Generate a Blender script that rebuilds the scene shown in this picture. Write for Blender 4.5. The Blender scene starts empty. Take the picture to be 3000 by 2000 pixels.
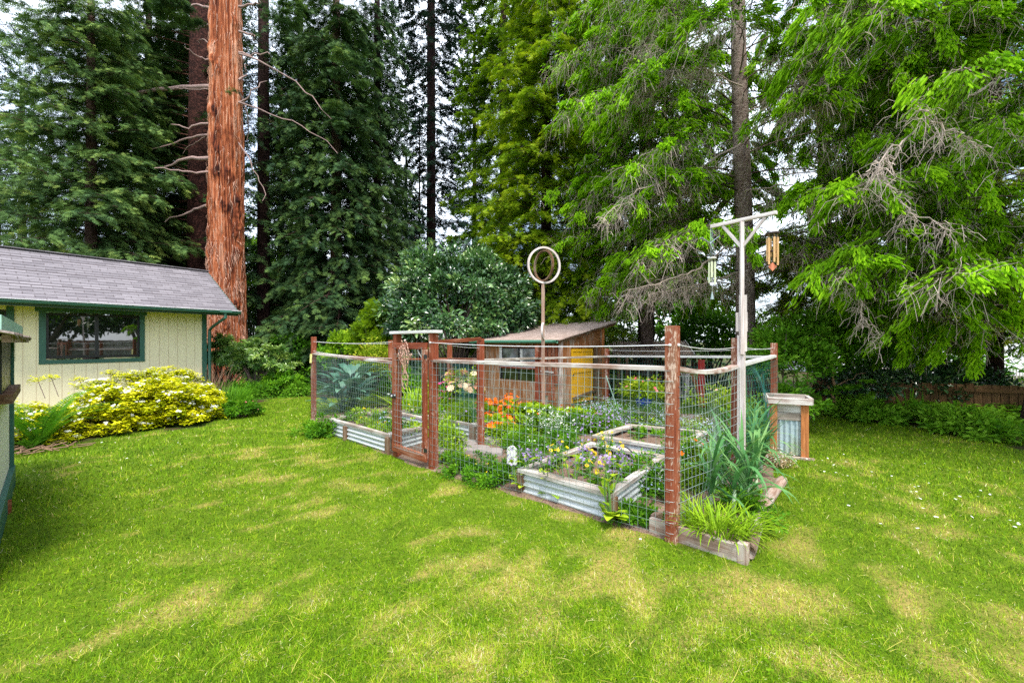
import bpy, math, random
import numpy as np
rng = np.random.default_rng(7)
random.seed(7)
PI = math.pi
F = 1250.0          # focal length in photo pixels (3000 wide)
CAMZ = 1.6
HOR = 1003.0
scene = bpy.context.scene
COL = scene.collection

def at(px, py, d):
    return np.array([(px-1500)/F*d, d, CAMZ-(py-HOR)/F*d])
def gp(px, py, z=0.0):
    d = F*(CAMZ-z)/(py-HOR)
    return np.array([(px-1500)/F*d, d, z])
def V(*a): return np.array(a, float)
def nrm(v):
    v = np.asarray(v, float)
    return v/np.maximum(np.linalg.norm(v, axis=-1, keepdims=True), 1e-9)
def U(a, b, n=None): return rng.uniform(a, b, n)

# ---------------------------------------------------------------- numpy noise
_perm = np.random.default_rng(3).random((256, 256))
def vnoise(x, y):
    x = np.asarray(x, float); y = np.asarray(y, float)
    xi = np.floor(x).astype(int); yi = np.floor(y).astype(int)
    fx = x-xi; fy = y-yi
    fx = fx*fx*(3-2*fx); fy = fy*fy*(3-2*fy)
    g = lambda a, b: _perm[a & 255, b & 255]
    return (g(xi, yi)*(1-fx)+g(xi+1, yi)*fx)*(1-fy)+(g(xi, yi+1)*(1-fx)+g(xi+1, yi+1)*fx)*fy
def fbm(x, y, o=4):
    s = 0; a = .5; t = 0
    for k in range(o):
        s = s+a*vnoise(x*2**k+17.3*k, y*2**k+5.1*k); t += a; a *= .5
    return s/t

# ---------------------------------------------------------------- objects
def wloc(o):
    p = V(0, 0, 0)
    while o is not None:
        p = p+np.array(o.location); o = o.parent
    return p
def tag(o, label=None, cat=None, group=None, kind=None):
    if label: o['label'] = label
    if cat: o['category'] = cat
    if group: o['group'] = group
    if kind: o['kind'] = kind
    return o
def thing(name, label, cat, loc=(0, 0, 0), group=None):
    o = bpy.data.objects.new(name, None); COL.objects.link(o)
    o.empty_display_size = .2
    o.location = tuple(float(c) for c in loc)
    return tag(o, label, cat, group)

class MB:
    def __init__(s):
        s.v = []; s.q = []; s.t = []; s.a = []; s.b = []; s.n = 0; s.qm = []; s.tm = []
    def add(s, v, quads=None, tris=None, a=None, b=None, mi=0):
        v = np.asarray(v, np.float32).reshape(-1, 3); n = len(v)
        s.v.append(v)
        s.a.append(np.full(n, .5, np.float32) if a is None else np.broadcast_to(np.asarray(a, np.float32), (n,)))
        s.b.append(v if b is None else np.asarray(b, np.float32).reshape(-1, 3))
        if quads is not None and len(quads):
            q = np.asarray(quads, np.int32).reshape(-1, 4)+s.n; s.q.append(q); s.qm.append(np.full(len(q), mi, np.int32))
        if tris is not None and len(tris):
            q = np.asarray(tris, np.int32).reshape(-1, 3)+s.n; s.t.append(q); s.tm.append(np.full(len(q), mi, np.int32))
        s.n += n
        return s
    def hexa(s, c, b=None, a=None, mi=0):   # 8 corners, bottom ring then top ring
        return s.add(c, [[0, 3, 2, 1], [4, 5, 6, 7], [0, 1, 5, 4], [1, 2, 6, 5], [2, 3, 7, 6], [3, 0, 4, 7]], b=b, a=a, mi=mi)
    def beam(s, p0, p1, w, h, up=(0, 0, 1), a=None, mi=0, taper=1.0):
        p0 = np.asarray(p0, float); p1 = np.asarray(p1, float)
        d = nrm(p1-p0); up = np.asarray(up, float)
        if abs(d@up) > .98: up = V(1, 0, 0) if abs(d[0]) < .9 else V(0, 1, 0)
        sd = nrm(np.cross(d, up)); u2 = np.cross(sd, d); L = np.linalg.norm(p1-p0)
        o = rng.random(3)*20; c = []; b = []
        for (e, k, tp) in ((0, p0, 1.), (L, p1, taper)):
            for (x, y) in ((-1, -1), (1, -1), (1, 1), (-1, 1)):
                c.append(k+sd*x*w/2*tp+u2*y*h/2*tp); b.append(o+V(e, x*w/2, y*h/2))
        # winding: ring0 bottom
        return s.add(c, [[0, 1, 2, 3], [4, 7, 6, 5], [0, 4, 5, 1], [1, 5, 6, 2], [2, 6, 7, 3], [3, 7, 4, 0]], b=b, a=a if a is not None else rng.random(), mi=mi)
    def post(s, x, y, z0, z1, w, dirv, w2=None, a=None):
        return s.beam(V(x, y, z0), V(x, y, z1), w, w2 or w, up=V(dirv[0], dirv[1], 0), a=a)
    def tubes(s, P, R, sides=3, a=None, closed=False, mi=0, cap=False):
        P = np.asarray(P, float)
        if P.ndim == 2: P = P[None]
        N, K, _ = P.shape
        R = np.broadcast_to(np.asarray(R, float), (N, K)) if np.ndim(R) != 1 or len(R) == K else np.broadcast_to(np.asarray(R)[:, None], (N, K))
        if closed: T = np.roll(P, -1, 1)-np.roll(P, 1, 1)
        else: T = np.gradient(P, axis=1)
        T = nrm(T)
        ref = np.where(np.abs(T[:, :1, 2:3]) > .9, V(1, 0, 0), V(0, 0, 1))
        ref = np.broadcast_to(ref, T.shape)
        A = nrm(np.cross(T, ref)); B = np.cross(A, T)
        th = np.arange(sides)/sides*2*PI
        X = P[:, :, None]+R[:, :, None, None]*(A[:, :, None]*np.cos(th)[None, None, :, None]+B[:, :, None]*np.sin(th)[None, None, :, None])
        n = np.arange(N)[:, None, None]*K*sides
        KK = K if closed else K-1
        k = np.arange(KK)[None, :, None]; j = np.arange(sides)[None, None, :]
        k2 = (k+1) % K; j2 = (j+1) % sides
        f = lambda kk, jj: (n+kk*sides+jj)
        q = np.stack([f(k, j), f(k2, j), f(k2, j2), f(k, j2)], -1).reshape(-1, 4)
        L = np.concatenate([np.zeros((N, 1)), np.cumsum(np.linalg.norm(np.diff(P, axis=1), axis=2), 1)], 1)
        b = np.zeros(X.shape); b[..., 0] = L[:, :, None]; b[..., 1] = np.cos(th)*R[:, :, None]; b[..., 2] = np.sin(th)*R[:, :, None]
        b += rng.random((N, 1, 1, 3))*20
        if a is None: aa = np.repeat(rng.random(N), K*sides)
        else: aa = np.repeat(np.broadcast_to(np.asarray(a, float), (N,)), K*sides)
        s.add(X.reshape(-1, 3), q, a=aa, b=b.reshape(-1, 3), mi=mi)
        if cap and not closed:
            for i in range(N):
                c0 = i*K*sides+s.n-N*K*sides
                if sides == 4:
                    s.q.append(np.array([[c0+3, c0+2, c0+1, c0], [c0+(K-1)*4+i2 for i2 in range(4)]], np.int32)); s.qm.append(np.zeros(2, np.int32)+mi)
                else:
                    for base, rev in ((c0, True), (c0+(K-1)*sides, False)):
                        tr = [[base, base+j3, base+j3+1] for j3 in range(1, sides-1)]
                        if rev: tr = [x[::-1] for x in tr]
                        s.t.append(np.array(tr, np.int32)); s.tm.append(np.zeros(len(tr), np.int32)+mi)
        return s
    def inst(s, P, Fw, Nn, S, tv, tq, tt=None, a=.5, mi=0):
        """template verts tv (k,3) placed at P with forward Fw, normal Nn, scale S (N,) or (N,3)"""
        P = np.asarray(P, float); N = len(P)
        if N == 0: return s
        X = nrm(Fw); Z = nrm(Nn-X*np.sum(Nn*X, -1, keepdims=True)); Y = np.cross(Z, X)
        S = np.asarray(S, float)
        if S.ndim == 1: S = np.repeat(S[:, None], 3, 1)
        tv = np.asarray(tv, float); k = len(tv)
        L = tv[None]*S[:, None, :]
        W = P[:, None]+L[..., 0:1]*X[:, None]+L[..., 1:2]*Y[:, None]+L[..., 2:3]*Z[:, None]
        off = (np.arange(N)*k)[:, None, None]
        q = (np.asarray(tq, int)[None]+off).reshape(-1, 4) if tq is not None and len(tq) else None
        t = (np.asarray(tt, int)[None]+off).reshape(-1, 3) if tt is not None and len(tt) else None
        a = np.repeat(np.broadcast_to(np.asarray(a, float), (N,)), k)
        s.add(W.reshape(-1, 3), q, t, a=a, mi=mi)
        return s
    def ribbons(s, P0, az, L, W, lean, curl, K=4, a=.5, fold=0.0, wp=None, mi=0):
        P0 = np.asarray(P0, float); N = len(P0)
        bc = lambda x: np.broadcast_to(np.asarray(x, float), (N,))
        az, L, W, lean, curl = map(bc, (az, L, W, lean, curl))
        t = np.linspace(0, 1, K+1)
        phi = lean[:, None]+curl[:, None]*t[None]**1.4
        ds = L[:, None]/K
        pm = (phi[:, 1:]+phi[:, :-1])/2
        h = np.concatenate([np.zeros((N, 1)), np.cumsum(np.sin(pm)*ds, 1)], 1)
        v = np.concatenate([np.zeros((N, 1)), np.cumsum(np.cos(pm)*ds, 1)], 1)
        H = np.stack([np.cos(az), np.sin(az), 0*az], -1); Sd = np.stack([-np.sin(az), np.cos(az), 0*az], -1)
        C = P0[:, None]+h[..., None]*H[:, None]+v[..., None]*V(0, 0, 1)
        if wp is None: wp = np.sqrt(np.maximum(1-t**2, 0))*(.75+.25*np.minimum(t*4, 1))
        wp = np.asarray(wp)
        w = W[:, None]*wp[None]/2
        nn = np.cos(phi)[..., None]*-H[:, None]+np.sin(phi)[..., None]*V(0, 0, 1)
        if fold > 0:
            Lf = C-Sd[:, None]*w[..., None]+nn*w[..., None]*fold; Rt = C+Sd[:, None]*w[..., None]+nn*w[..., None]*fold
            X = np.stack([Lf, C, Rt], 2); m = 3
        else:
            X = np.stack([C-Sd[:, None]*w[..., None], C+Sd[:, None]*w[..., None]], 2); m = 2
        n = np.arange(N)[:, None, None]*(K+1)*m
        k = np.arange(K)[None, :, None]; j = np.arange(m-1)[None, None, :]
        q = np.stack([n+k*m+j, n+k*m+j+1, n+(k+1)*m+j+1, n+(k+1)*m+j], -1).reshape(-1, 4)
        s.add(X.reshape(-1, 3), q, a=np.repeat(bc(a), (K+1)*m), mi=mi)
        return C
    def lathe(s, c, prof, sides=20, a=.5):
        prof = np.asarray(prof, float); th = np.arange(sides)/sides*2*PI
        X = np.stack([prof[:, 0:1]*np.cos(th), prof[:, 0:1]*np.sin(th), np.repeat(prof[:, 1:2], sides, 1)], -1)+np.asarray(c, float)
        K = len(prof); k = np.arange(K-1)[:, None]; j = np.arange(sides)[None]; j2 = (j+1) % sides
        q = np.stack([k*sides+j, k*sides+j2, (k+1)*sides+j2, (k+1)*sides+j], -1).reshape(-1, 4)
        return s.add(X.reshape(-1, 3), q, a=a)
    def build(s, name, mats, parent=None, smooth=False, bevel=0):
        v = np.concatenate(s.v) if s.v else np.zeros((0, 3), np.float32)
        org = wloc(parent).astype(np.float32) if parent is not None else np.zeros(3, np.float32)
        me = bpy.data.meshes.new(name)
        nq = sum(len(x) for x in s.q); nt = sum(len(x) for x in s.t)
        idx = []
        if nq: idx.append(np.concatenate(s.q).ravel())
        if nt: idx.append(np.concatenate(s.t).ravel())
        idx = np.concatenate(idx).astype(np.int32)
        me.vertices.add(len(v)); me.vertices.foreach_set('co', (v-org).ravel())
        me.loops.add(len(idx)); me.loops.foreach_set('vertex_index', idx)
        me.polygons.add(nq+nt)
        ls = np.concatenate([np.arange(nq)*4, nq*4+np.arange(nt)*3]).astype(np.int32)
        me.polygons.foreach_set('loop_start', ls)
        mi = np.concatenate((s.qm or [])+(s.tm or [])).astype(np.int32)
        at1 = me.attributes.new('v', 'FLOAT', 'POINT'); at1.data.foreach_set('value', np.concatenate(s.a).astype(np.float32))
        at2 = me.attributes.new('bc', 'FLOAT_VECTOR', 'POINT'); at2.data.foreach_set('vector', np.concatenate(s.b).astype(np.float32).ravel())
        if not isinstance(mats, (list, tuple)): mats = [mats]
        for m in mats: me.materials.append(m)
        me.polygons.foreach_set('material_index', mi)
        me.polygons.foreach_set('use_smooth', np.full(nq+nt, bool(smooth)))
        me.update(calc_edges=True)
        o = bpy.data.objects.new(name, me); COL.objects.link(o)
        if parent is not None: o.parent = parent
        if bevel:
            b = o.modifiers.new('bevel', 'BEVEL'); b.width = bevel; b.segments = 2; b.limit_method = 'ANGLE'
        return o

def flower_parts(parent, P, Fw, Nn, S, T, a, mat, name='flower'):
    n = len(P)
    if n <= 100:
        for i in range(n):
            m = MB(); m.inst(P[i:i+1], Fw[i:i+1], Nn[i:i+1], np.asarray(S)[i:i+1], *T, a=np.asarray(a)[i:i+1]); m.build(name, mat, parent)
    else:
        m = MB(); m.inst(P, Fw, Nn, S, *T, a=a); o = m.build('blossom', mat, parent); o['kind'] = 'stuff'
# ---------------------------------------------------------------- materials
class NT:
    def __init__(s, name):
        s.m = bpy.data.materials.new(name); s.m.use_nodes = True
        s.t = s.m.node_tree; s.t.nodes.clear()
        s.out = s.n('ShaderNodeOutputMaterial')
    def n(s, ty, **kw):
        x = s.t.nodes.new(ty)
        for k, v in kw.items():
            if k in x.inputs: x.inputs[k].default_value = v
            else: setattr(x, k, v)
        return x
    def l(s, a, b): s.t.links.new(a, b)
    def attr(s, nm): return s.n('ShaderNodeAttribute', attribute_name=nm)
    def mapping(s, src, scale, loc=(0, 0, 0)):
        m = s.n('ShaderNodeMapping'); m.inputs['Scale'].default_value = scale; m.inputs['Location'].default_value = loc
        s.l(src, m.inputs['Vector']); return m.outputs[0]
    def noise(s, vec, scale=5, detail=4, rough=.55, dist=0):
        x = s.n('ShaderNodeTexNoise'); x.inputs['Scale'].default_value = scale; x.inputs['Detail'].default_value = detail
        x.inputs['Roughness'].default_value = rough; x.inputs['Distortion'].default_value = dist
        s.l(vec, x.inputs['Vector']); return x.outputs['Fac']
    def ramp(s, fac, stops, interp='LINEAR'):
        r = s.n('ShaderNodeValToRGB'); e = r.color_ramp.elements; r.color_ramp.interpolation = interp
        while len(e) < len(stops): e.new(.5)
        for k, (p, c) in enumerate(stops):
            e[k].position = p; e[k].color = (*c, 1) if len(c) == 3 else c
        s.l(fac, r.inputs[0]); return r.outputs[0]
    def mix(s, fac, a, b, mode='MIX'):
        x = s.n('ShaderNodeMix', data_type='RGBA', blend_type=mode)
        for sock, val in ((x.inputs[0], fac), (x.inputs[6], a), (x.inputs[7], b)):
            if hasattr(val, 'is_linked'): s.l(val, sock)
            elif isinstance(val, (tuple, list)): sock.default_value = (*val, 1) if len(val) == 3 else val
            else: sock.default_value = val
        return x.outputs[2]
    def math(s, op, a, b=0.0, clamp=False):
        x = s.n('ShaderNodeMath', operation=op, use_clamp=clamp)
        for sock, val in ((x.inputs[0], a), (x.inputs[1], b)):
            if hasattr(val, 'is_linked'): s.l(val, sock)
            else: sock.default_value = val
        return x.outputs[0]
    def bump(s, h, strength=.3, dist=.01):
        b = s.n('ShaderNodeBump'); b.inputs['Strength'].default_value = strength; b.inputs['Distance'].default_value = dist
        s.l(h, b.inputs['Height']); return b.outputs[0]
    def pr(s, col, rough=.6, bump=None, metal=0, spec=.5):
        p = s.n('ShaderNodeBsdfPrincipled')
        if hasattr(col, 'is_linked'): s.l(col, p.inputs['Base Color'])
        else: p.inputs['Base Color'].default_value = (*col, 1)
        if hasattr(rough, 'is_linked'): s.l(rough, p.inputs['Roughness'])
        else: p.inputs['Roughness'].default_value = rough
        p.inputs['Metallic'].default_value = metal; p.inputs['Specular IOR Level'].default_value = spec
        if bump is not None: s.l(bump, p.inputs['Normal'])
        s.l(p.outputs[0], s.out.inputs[0]); return p

def leaf_mat(name, stops, rough=.5, tr=.3, spec=.12):
    t = NT(name)
    v = t.attr('v').outputs['Fac']
    g = t.n('ShaderNodeNewGeometry')
    n = t.noise(t.n('ShaderNodeTexCoord').outputs['Object'], 9, 2)
    v2 = t.math('ADD', v, t.math('MULTIPLY', t.math('SUBTRACT', n, .5), .25), True)
    c = t.ramp(v2, stops)
    p = t.pr(c, rough, spec=spec)
    if tr > 0:
        tb = t.n('ShaderNodeBsdfTranslucent'); t.l(t.mix(.5, c, (1.0, 1.0, .4), 'MULTIPLY'), tb.inputs[0])
        mx = t.n('ShaderNodeMixShader'); mx.inputs[0].default_value = tr
        t.l(p.outputs[0], mx.inputs[1]); t.l(tb.outputs[0], mx.inputs[2]); t.l(mx.outputs[0], t.out.inputs[0])
    return t.m
def wood_mat(name, dark, mid, light, grey=None, greyamt=.0, rough=.75, peel=None, scale=1.0):
    """bc attribute: x along the grain"""
    t = NT(name); bc = t.attr('bc').outputs['Vector']; v = t.attr('v').outputs['Fac']
    g = t.noise(t.mapping(bc, (2.2*scale, 55*scale, 55*scale)), 1, 5, .6, .6)
    c = t.ramp(g, [(.3, dark), (.5, mid), (.72, light)])
    blot = t.noise(t.mapping(bc, (1.2, 4, 4)), 1.6, 4, .6)
    c = t.mix(t.math('MULTIPLY', t.math('SUBTRACT', v, .5), .5, True), c, light)
    if grey is not None:
        f = t.ramp(t.math('ADD', blot, t.math('MULTIPLY', g, .35)), [(.68-greyamt*.4, (0, 0, 0)), (.86-greyamt*.4, (1, 1, 1))])
        c = t.mix(f, c, t.mix(g, tuple(x*.6 for x in grey), grey))
    if peel is not None:
        fl = t.noise(t.mapping(bc, (14, 45, 45)), 1.4, 5, .65)
        f2 = t.math('MULTIPLY', fl, t.math('ADD', blot, .35))
        m = t.ramp(f2, [(.50, (0, 0, 0)), (.56, (1, 1, 1))])
        c = t.mix(m, c, peel)
    c = t.mix(t.ramp(blot, [(.35, (.0, .0, .0)), (.6, (1, 1, 1))]), t.mix(.5, c, dark), c)
    t.pr(c, rough, t.bump(g, .5, .004), spec=.3)
    return t.m
def plain(name, col, rough=.5, metal=0, spec=.5, var=.15, scale=20, bumpy=.1):
    t = NT(name); o = t.n('ShaderNodeTexCoord').outputs['Object']
    n = t.noise(o, scale, 5)
    c = t.mix(n, tuple(x*(1-var*1.5) for x in col), tuple(min(1, x*(1+var)) for x in col))
    t.pr(c, rough, t.bump(n, bumpy, .003), metal, spec); return t.m
M = {}
M['red'] = wood_mat('red stained wood', (.09, .018, .008), (.25, .05, .018), (.40, .115, .05), peel=(.52, .36, .28), grey=(.30, .14, .085), greyamt=.05)
M['redplain'] = wood_mat('cedar red wood', (.10, .022, .009), (.25, .062, .022), (.42, .13, .055), grey=(.42, .2, .13), greyamt=.0)
M['rail'] = wood_mat('weathered rail', (.16, .07, .045), (.36, .24, .19), (.62, .54, .5), grey=(.72, .66, .62), greyamt=.3)
M['railred'] = wood_mat('red rail', (.12, .03, .015), (.28, .09, .05), (.45, .2, .13), grey=(.5, .34, .27), greyamt=.02)
M['grey'] = wood_mat('grey weathered board', (.16, .12, .095), (.36, .30, .25), (.56, .50, .45), grey=(.68, .64, .6), greyamt=.1)
M['white'] = wood_mat('pale weathered board', (.4, .38, .36), (.62, .6, .58), (.8, .79, .78))
M['pole'] = wood_mat('pinkish weathered pole', (.36, .28, .26), (.6, .52, .50), (.8, .75, .74))
M['ringpole'] = wood_mat('brown slim pole', (.2, .11, .08), (.4, .26, .19), (.6, .45, .37))
M['brownpost'] = wood_mat('bed corner block', (.05, .025, .014), (.16, .075, .035), (.3, .16, .075), grey=(.3, .22, .16), greyamt=.1)
M['orange'] = wood_mat('orange cedar', (.22, .07, .02), (.48, .17, .05), (.62, .26, .1))
M['timber'] = wood_mat('landscape timber', (.15, .085, .06), (.31, .2, .15), (.48, .35, .28), grey=(.55, .48, .42), greyamt=.12)
def metal_mat(name, lo, hi, rust=None, amt=.5):
    t = NT(name); o = t.n('ShaderNodeTexCoord').outputs['Object']
    n = t.noise(t.mapping(o, (3, 3, 12)), 2, 5, .65); n2 = t.noise(o, 40, 3)
    c = t.mix(n, lo, hi)
    if rust is not None:
        c = t.mix(t.ramp(t.noise(t.mapping(o, (1, 1, 1)), 2.6, 6, .7), [(amt-.08, (0, 0, 0)), (amt+.1, (1, 1, 1))]), c, rust)
    t.pr(c, .5, t.bump(n2, .1, .002), .12, .5); return t.m
M['corr'] = metal_mat('corrugated zinc', (.34, .36, .37), (.62, .65, .66), rust=(.45, .43, .38), amt=.62)
M['corrblue'] = metal_mat('corrugated planter zinc', (.22, .3, .34), (.5, .6, .62), rust=(.28, .34, .22), amt=.55)
M['rustroof'] = metal_mat('rusty corrugated', (.22, .11, .06), (.42, .27, .19), rust=(.55, .42, .32), amt=.5)
M['wire'] = plain('galvanised wire', (.26, .32, .32), .45, .4)
M['greenwire'] = plain('green coated wire', (.01, .11, .09), .5, 0)
M['tension'] = plain('bright tension wire', (.75, .76, .78), .35, .3)
def soil():
    t = NT('garden soil'); o = t.n('ShaderNodeTexCoord').outputs['Object']
    n = t.noise(o, 3, 6, .7); n2 = t.noise(o, 60, 4, .7)
    c = t.mix(t.ramp(n2, [(.35, (0, 0, 0)), (.65, (1, 1, 1))]), (.06, .033, .022), (.30, .20, .15)); c = t.mix(t.ramp(n, [(.45, (0, 0, 0)), (.7, (.7, .7, .7))]), c, (.27, .20, .155))
    t.pr(c, .95, t.bump(t.math('ADD', n2, n), .9, .02), spec=.1); return t.m
M['soil'] = soil()
def ground_m():
    t = NT('lawn ground'); o = t.n('ShaderNodeTexCoord').outputs['Object']; v = t.attr('v').outputs['Fac']
    n = t.noise(o, 35, 5, .75); n2 = t.noise(o, 1.2, 4, .6)
    g = t.mix(n, (.025, .055, .003), (.15, .23, .010))
    y = t.mix(n, (.10, .075, .015), (.42, .34, .10))
    c = t.mix(t.ramp(v, [(.42, (0, 0, 0)), (.78, (1, 1, 1))]), g, y)
    # forest floor beyond the lawn: attribute bc.x
    fl = t.n('ShaderNodeSeparateXYZ'); t.l(t.attr('bc').outputs['Vector'], fl.inputs[0])
    fo = t.mix(n, (.02, .016, .008), (.09, .06, .03)); fo = t.mix(t.ramp(n2, [(.45, (0, 0, 0)), (.6, (1, 1, 1))]), fo, t.mix(n, (.02, .045, .008), (.06, .12, .01)))
    c = t.mix(fl.outputs[0], c, fo)
    t.pr(c, .95, t.bump(n, .8, .02), spec=.1); return t.m
M['ground'] = ground_m()
grass_st = [(0, (.025, .075, .002)), (.25, (.10, .215, .003)), (.5, (.20, .37, .005)), (.7, (.36, .45, .015)), (.88, (.56, .46, .12)), (1, (.8, .72, .46))]
M['grass'] = leaf_mat('lawn grass', grass_st, .55, .3)
M['redwoodleaf'] = leaf_mat('redwood foliage', [(0, (.018, .04, .02)), (.35, (.05, .11, .04)), (.7, (.13, .23, .06)), (1, (.30, .38, .08))], .6, .25)
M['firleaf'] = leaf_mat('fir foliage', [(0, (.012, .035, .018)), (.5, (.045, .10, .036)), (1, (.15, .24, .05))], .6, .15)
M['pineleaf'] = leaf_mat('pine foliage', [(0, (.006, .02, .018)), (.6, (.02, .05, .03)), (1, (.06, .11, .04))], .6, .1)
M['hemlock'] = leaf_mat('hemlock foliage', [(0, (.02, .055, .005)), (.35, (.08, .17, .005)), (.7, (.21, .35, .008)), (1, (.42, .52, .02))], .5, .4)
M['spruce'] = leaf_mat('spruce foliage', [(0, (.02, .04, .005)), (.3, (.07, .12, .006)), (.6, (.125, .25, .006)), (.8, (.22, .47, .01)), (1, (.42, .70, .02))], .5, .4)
M['dead'] = plain('dead grey twig', (.48, .38, .33), .9, var=.35)
M['deadbrown'] = plain('dead brown twig', (.22, .13, .08), .9, var=.35)
M['limb'] = plain('grey brown limb', (.13, .085, .075), .85, var=.4)
M['barelimb'] = plain('mauve bare limb', (.30, .20, .18), .85, var=.4)
M['laurel'] = leaf_mat('laurel leaves', [(0, (.012, .04, .02)), (.4, (.035, .10, .035)), (.75, (.10, .22, .06)), (1, (.30, .42, .12))], .26, .15, 1.0)
M['bright'] = leaf_mat('bright broad leaves', [(0, (.03, .09, .008)), (.5, (.09, .25, .01)), (1, (.24, .45, .03))], .4, .35)
M['choisya'] = leaf_mat('golden leaves', [(0, (.10, .18, .005)), (.35, (.36, .42, .006)), (.7, (.66, .64, .01)), (1, (.85, .78, .04))], .4, .25)
M['rhodo'] = leaf_mat('rhododendron leaves', [(0, (.03, .08, .012)), (.5, (.08, .2, .03)), (1, (.3, .42, .08))], .38, .2, .6)
M['herb'] = leaf_mat('herb leaves', [(0, (.025, .09, .008)), (.5, (.085, .25, .01)), (1, (.24, .45, .02))], .5, .4)
M['lime'] = leaf_mat('lime leaves', [(0, (.10, .2, .01)), (.5, (.26, .44, .015)), (1, (.5, .62, .04))], .5, .35)
M['blueleaf'] = leaf_mat('blue green leaves', [(0, (.015, .06, .045)), (.5, (.05, .15, .1)), (1, (.16, .3, .2))], .4, .15, .6)
M['leek'] = leaf_mat('leek leaves', [(0, (.03, .11, .035)), (.5, (.10, .27, .085)), (1, (.32, .50, .18))], .45, .3, .15)
M['yellowleaf'] = leaf_mat('yellow shrub leaves', [(0, (.10, .2, .01)), (.5, (.24, .36, .015)), (1, (.6, .55, .05))], .5, .4)
def flower(name, a, b): return leaf_mat(name, [(0, a), (1, b)], .6, .25, .2)
M['fwhite'] = flower('white petals', (.75, .76, .7), (.9, .9, .88))
M['fyellow'] = flower('yellow petals', (.8, .5, .01), (.9, .7, .02))
M['forange'] = flower('orange red petals', (.8, .03, .005), (.95, .28, .01))
M['fpurple'] = flower('violet petals', (.3, .16, .5), (.55, .4, .75))
M['fblue'] = flower('pale blue petals', (.35, .45, .75), (.75, .8, .92))
M['fpink'] = flower('pink petals', (.7, .05, .12), (.85, .35, .35))
M['fcream'] = flower('cream and pink young leaves', (.75, .3, .2), (.85, .75, .5))
M['fmagenta'] = flower('magenta petals', (.8, .02, .25), (.9, .1, .4))
M['palebrown'] = leaf_mat('dry straw', [(0, (.25, .16, .08)), (1, (.6, .48, .3))], .7, .2)
M['forangeleaf'] = leaf_mat('rusty leaves', [(0, (.25, .06, .01)), (1, (.5, .16, .03))], .6, .2)
# ================================================================ camera, light, world
cam = bpy.data.cameras.new('camera'); co = bpy.data.objects.new('camera', cam); COL.objects.link(co)
cam.lens = 15.0; cam.sensor_width = 36; cam.shift_y = 3/3000.; cam.clip_start = .05; cam.clip_end = 3000
co.location = (0, 0, CAMZ); co.rotation_euler = (PI/2, 0, 0); scene.camera = co
sunv = nrm(V(.22, -.6, 1.25))
sl = bpy.data.lights.new('sun', 'SUN'); sl.energy = 2.2; sl.angle = math.radians(18); sl.color = (1, .95, .86)
so = bpy.data.objects.new('sun', sl); COL.objects.link(so); so.location = (-5, -8, 20)
import mathutils
so.rotation_euler = mathutils.Vector(-sunv).to_track_quat('-Z', 'Y').to_euler()
w = bpy.data.worlds.new('World'); scene.world = w; w.use_nodes = True
nt = w.node_tree; nt.nodes.clear()
wo = nt.nodes.new('ShaderNodeOutputWorld'); bg = nt.nodes.new('ShaderNodeBackground'); bg2 = nt.nodes.new('ShaderNodeBackground')
sky = nt.nodes.new('ShaderNodeTexSky'); sky.sky_type = 'NISHITA'; sky.sun_disc = False
sky.sun_elevation = math.asin(sunv[2]); sky.sun_rotation = math.atan2(sunv[0], sunv[1])
nt.links.new(sky.outputs[0], bg.inputs[0]); bg.inputs[1].default_value = .1
tc = nt.nodes.new('ShaderNodeTexCoord'); nz = nt.nodes.new('ShaderNodeTexNoise'); nz.inputs['Scale'].default_value = 2.2; nz.inputs['Detail'].default_value = 6
nt.links.new(tc.outputs['Generated'], nz.inputs['Vector'])
rp = nt.nodes.new('ShaderNodeValToRGB'); rp.color_ramp.elements[0].position = .33; rp.color_ramp.elements[1].position = .58
nt.links.new(nz.outputs['Fac'], rp.inputs[0])
bg2.inputs[0].default_value = (.80, .88, 1, 1); bg2.inputs[1].default_value = .98
mx = nt.nodes.new('ShaderNodeMixShader'); nt.links.new(rp.outputs[0], mx.inputs[0]); nt.links.new(bg.outputs[0], mx.inputs[1]); nt.links.new(bg2.outputs[0], mx.inputs[2])
nt.links.new(mx.outputs[0], wo.inputs[0])
vs = scene.view_settings; vs.view_transform = 'Standard'; vs.look = 'None'; vs.exposure = 1.58; vs.gamma = 1
cy = scene.cycles; cy.max_bounces = 8; cy.diffuse_bounces = 6; cy.glossy_bounces = 2; cy.transmission_bounces = 5; cy.transparent_max_bounces = 2
cy.sample_clamp_indirect = 6; cy.caustics_reflective = False; cy.caustics_refractive = False
try: cy.use_denoising = False
except Exception: pass

# ================================================================ layout (plan view, metres)
Uv = nrm(V(-.734, .679)); Vv = nrm(V(.679, .734))
def uv(o, a, b): return V(o[0]+Uv[0]*a+Vv[0]*b, o[1]+Uv[1]*a+Vv[1]*b)
PC = gp(1970, 1575)[:2]                 # near corner post
PG2 = gp(1270, 1367)[:2]; PG1 = gp(1164, 1332)[:2]; PL = gp(919, 1224)[:2]
PBL = gp(1144, 1186)[:2]; PB2 = V(-1.46, 10.0); PI = gp(1408, 1307)[:2]
PR = V(.53, 8.8); PQ = V(2.25, 10.1); PM = V(2.54, 4.82); PE = V(4.147, 6.75)
PI_ = PI; PI = math.pi                  # keep the constant
ENC = [PC, PG2, PG1, PL, PBL, PB2, PR, PQ, V(5.2, 9.2), PE, PM]
LEEK = [gp(1905, 1515, .1)[:2], gp(2192, 1602, .1)[:2], gp(2292, 1390, .1)[:2], PM+V(.1, .25)]
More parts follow.
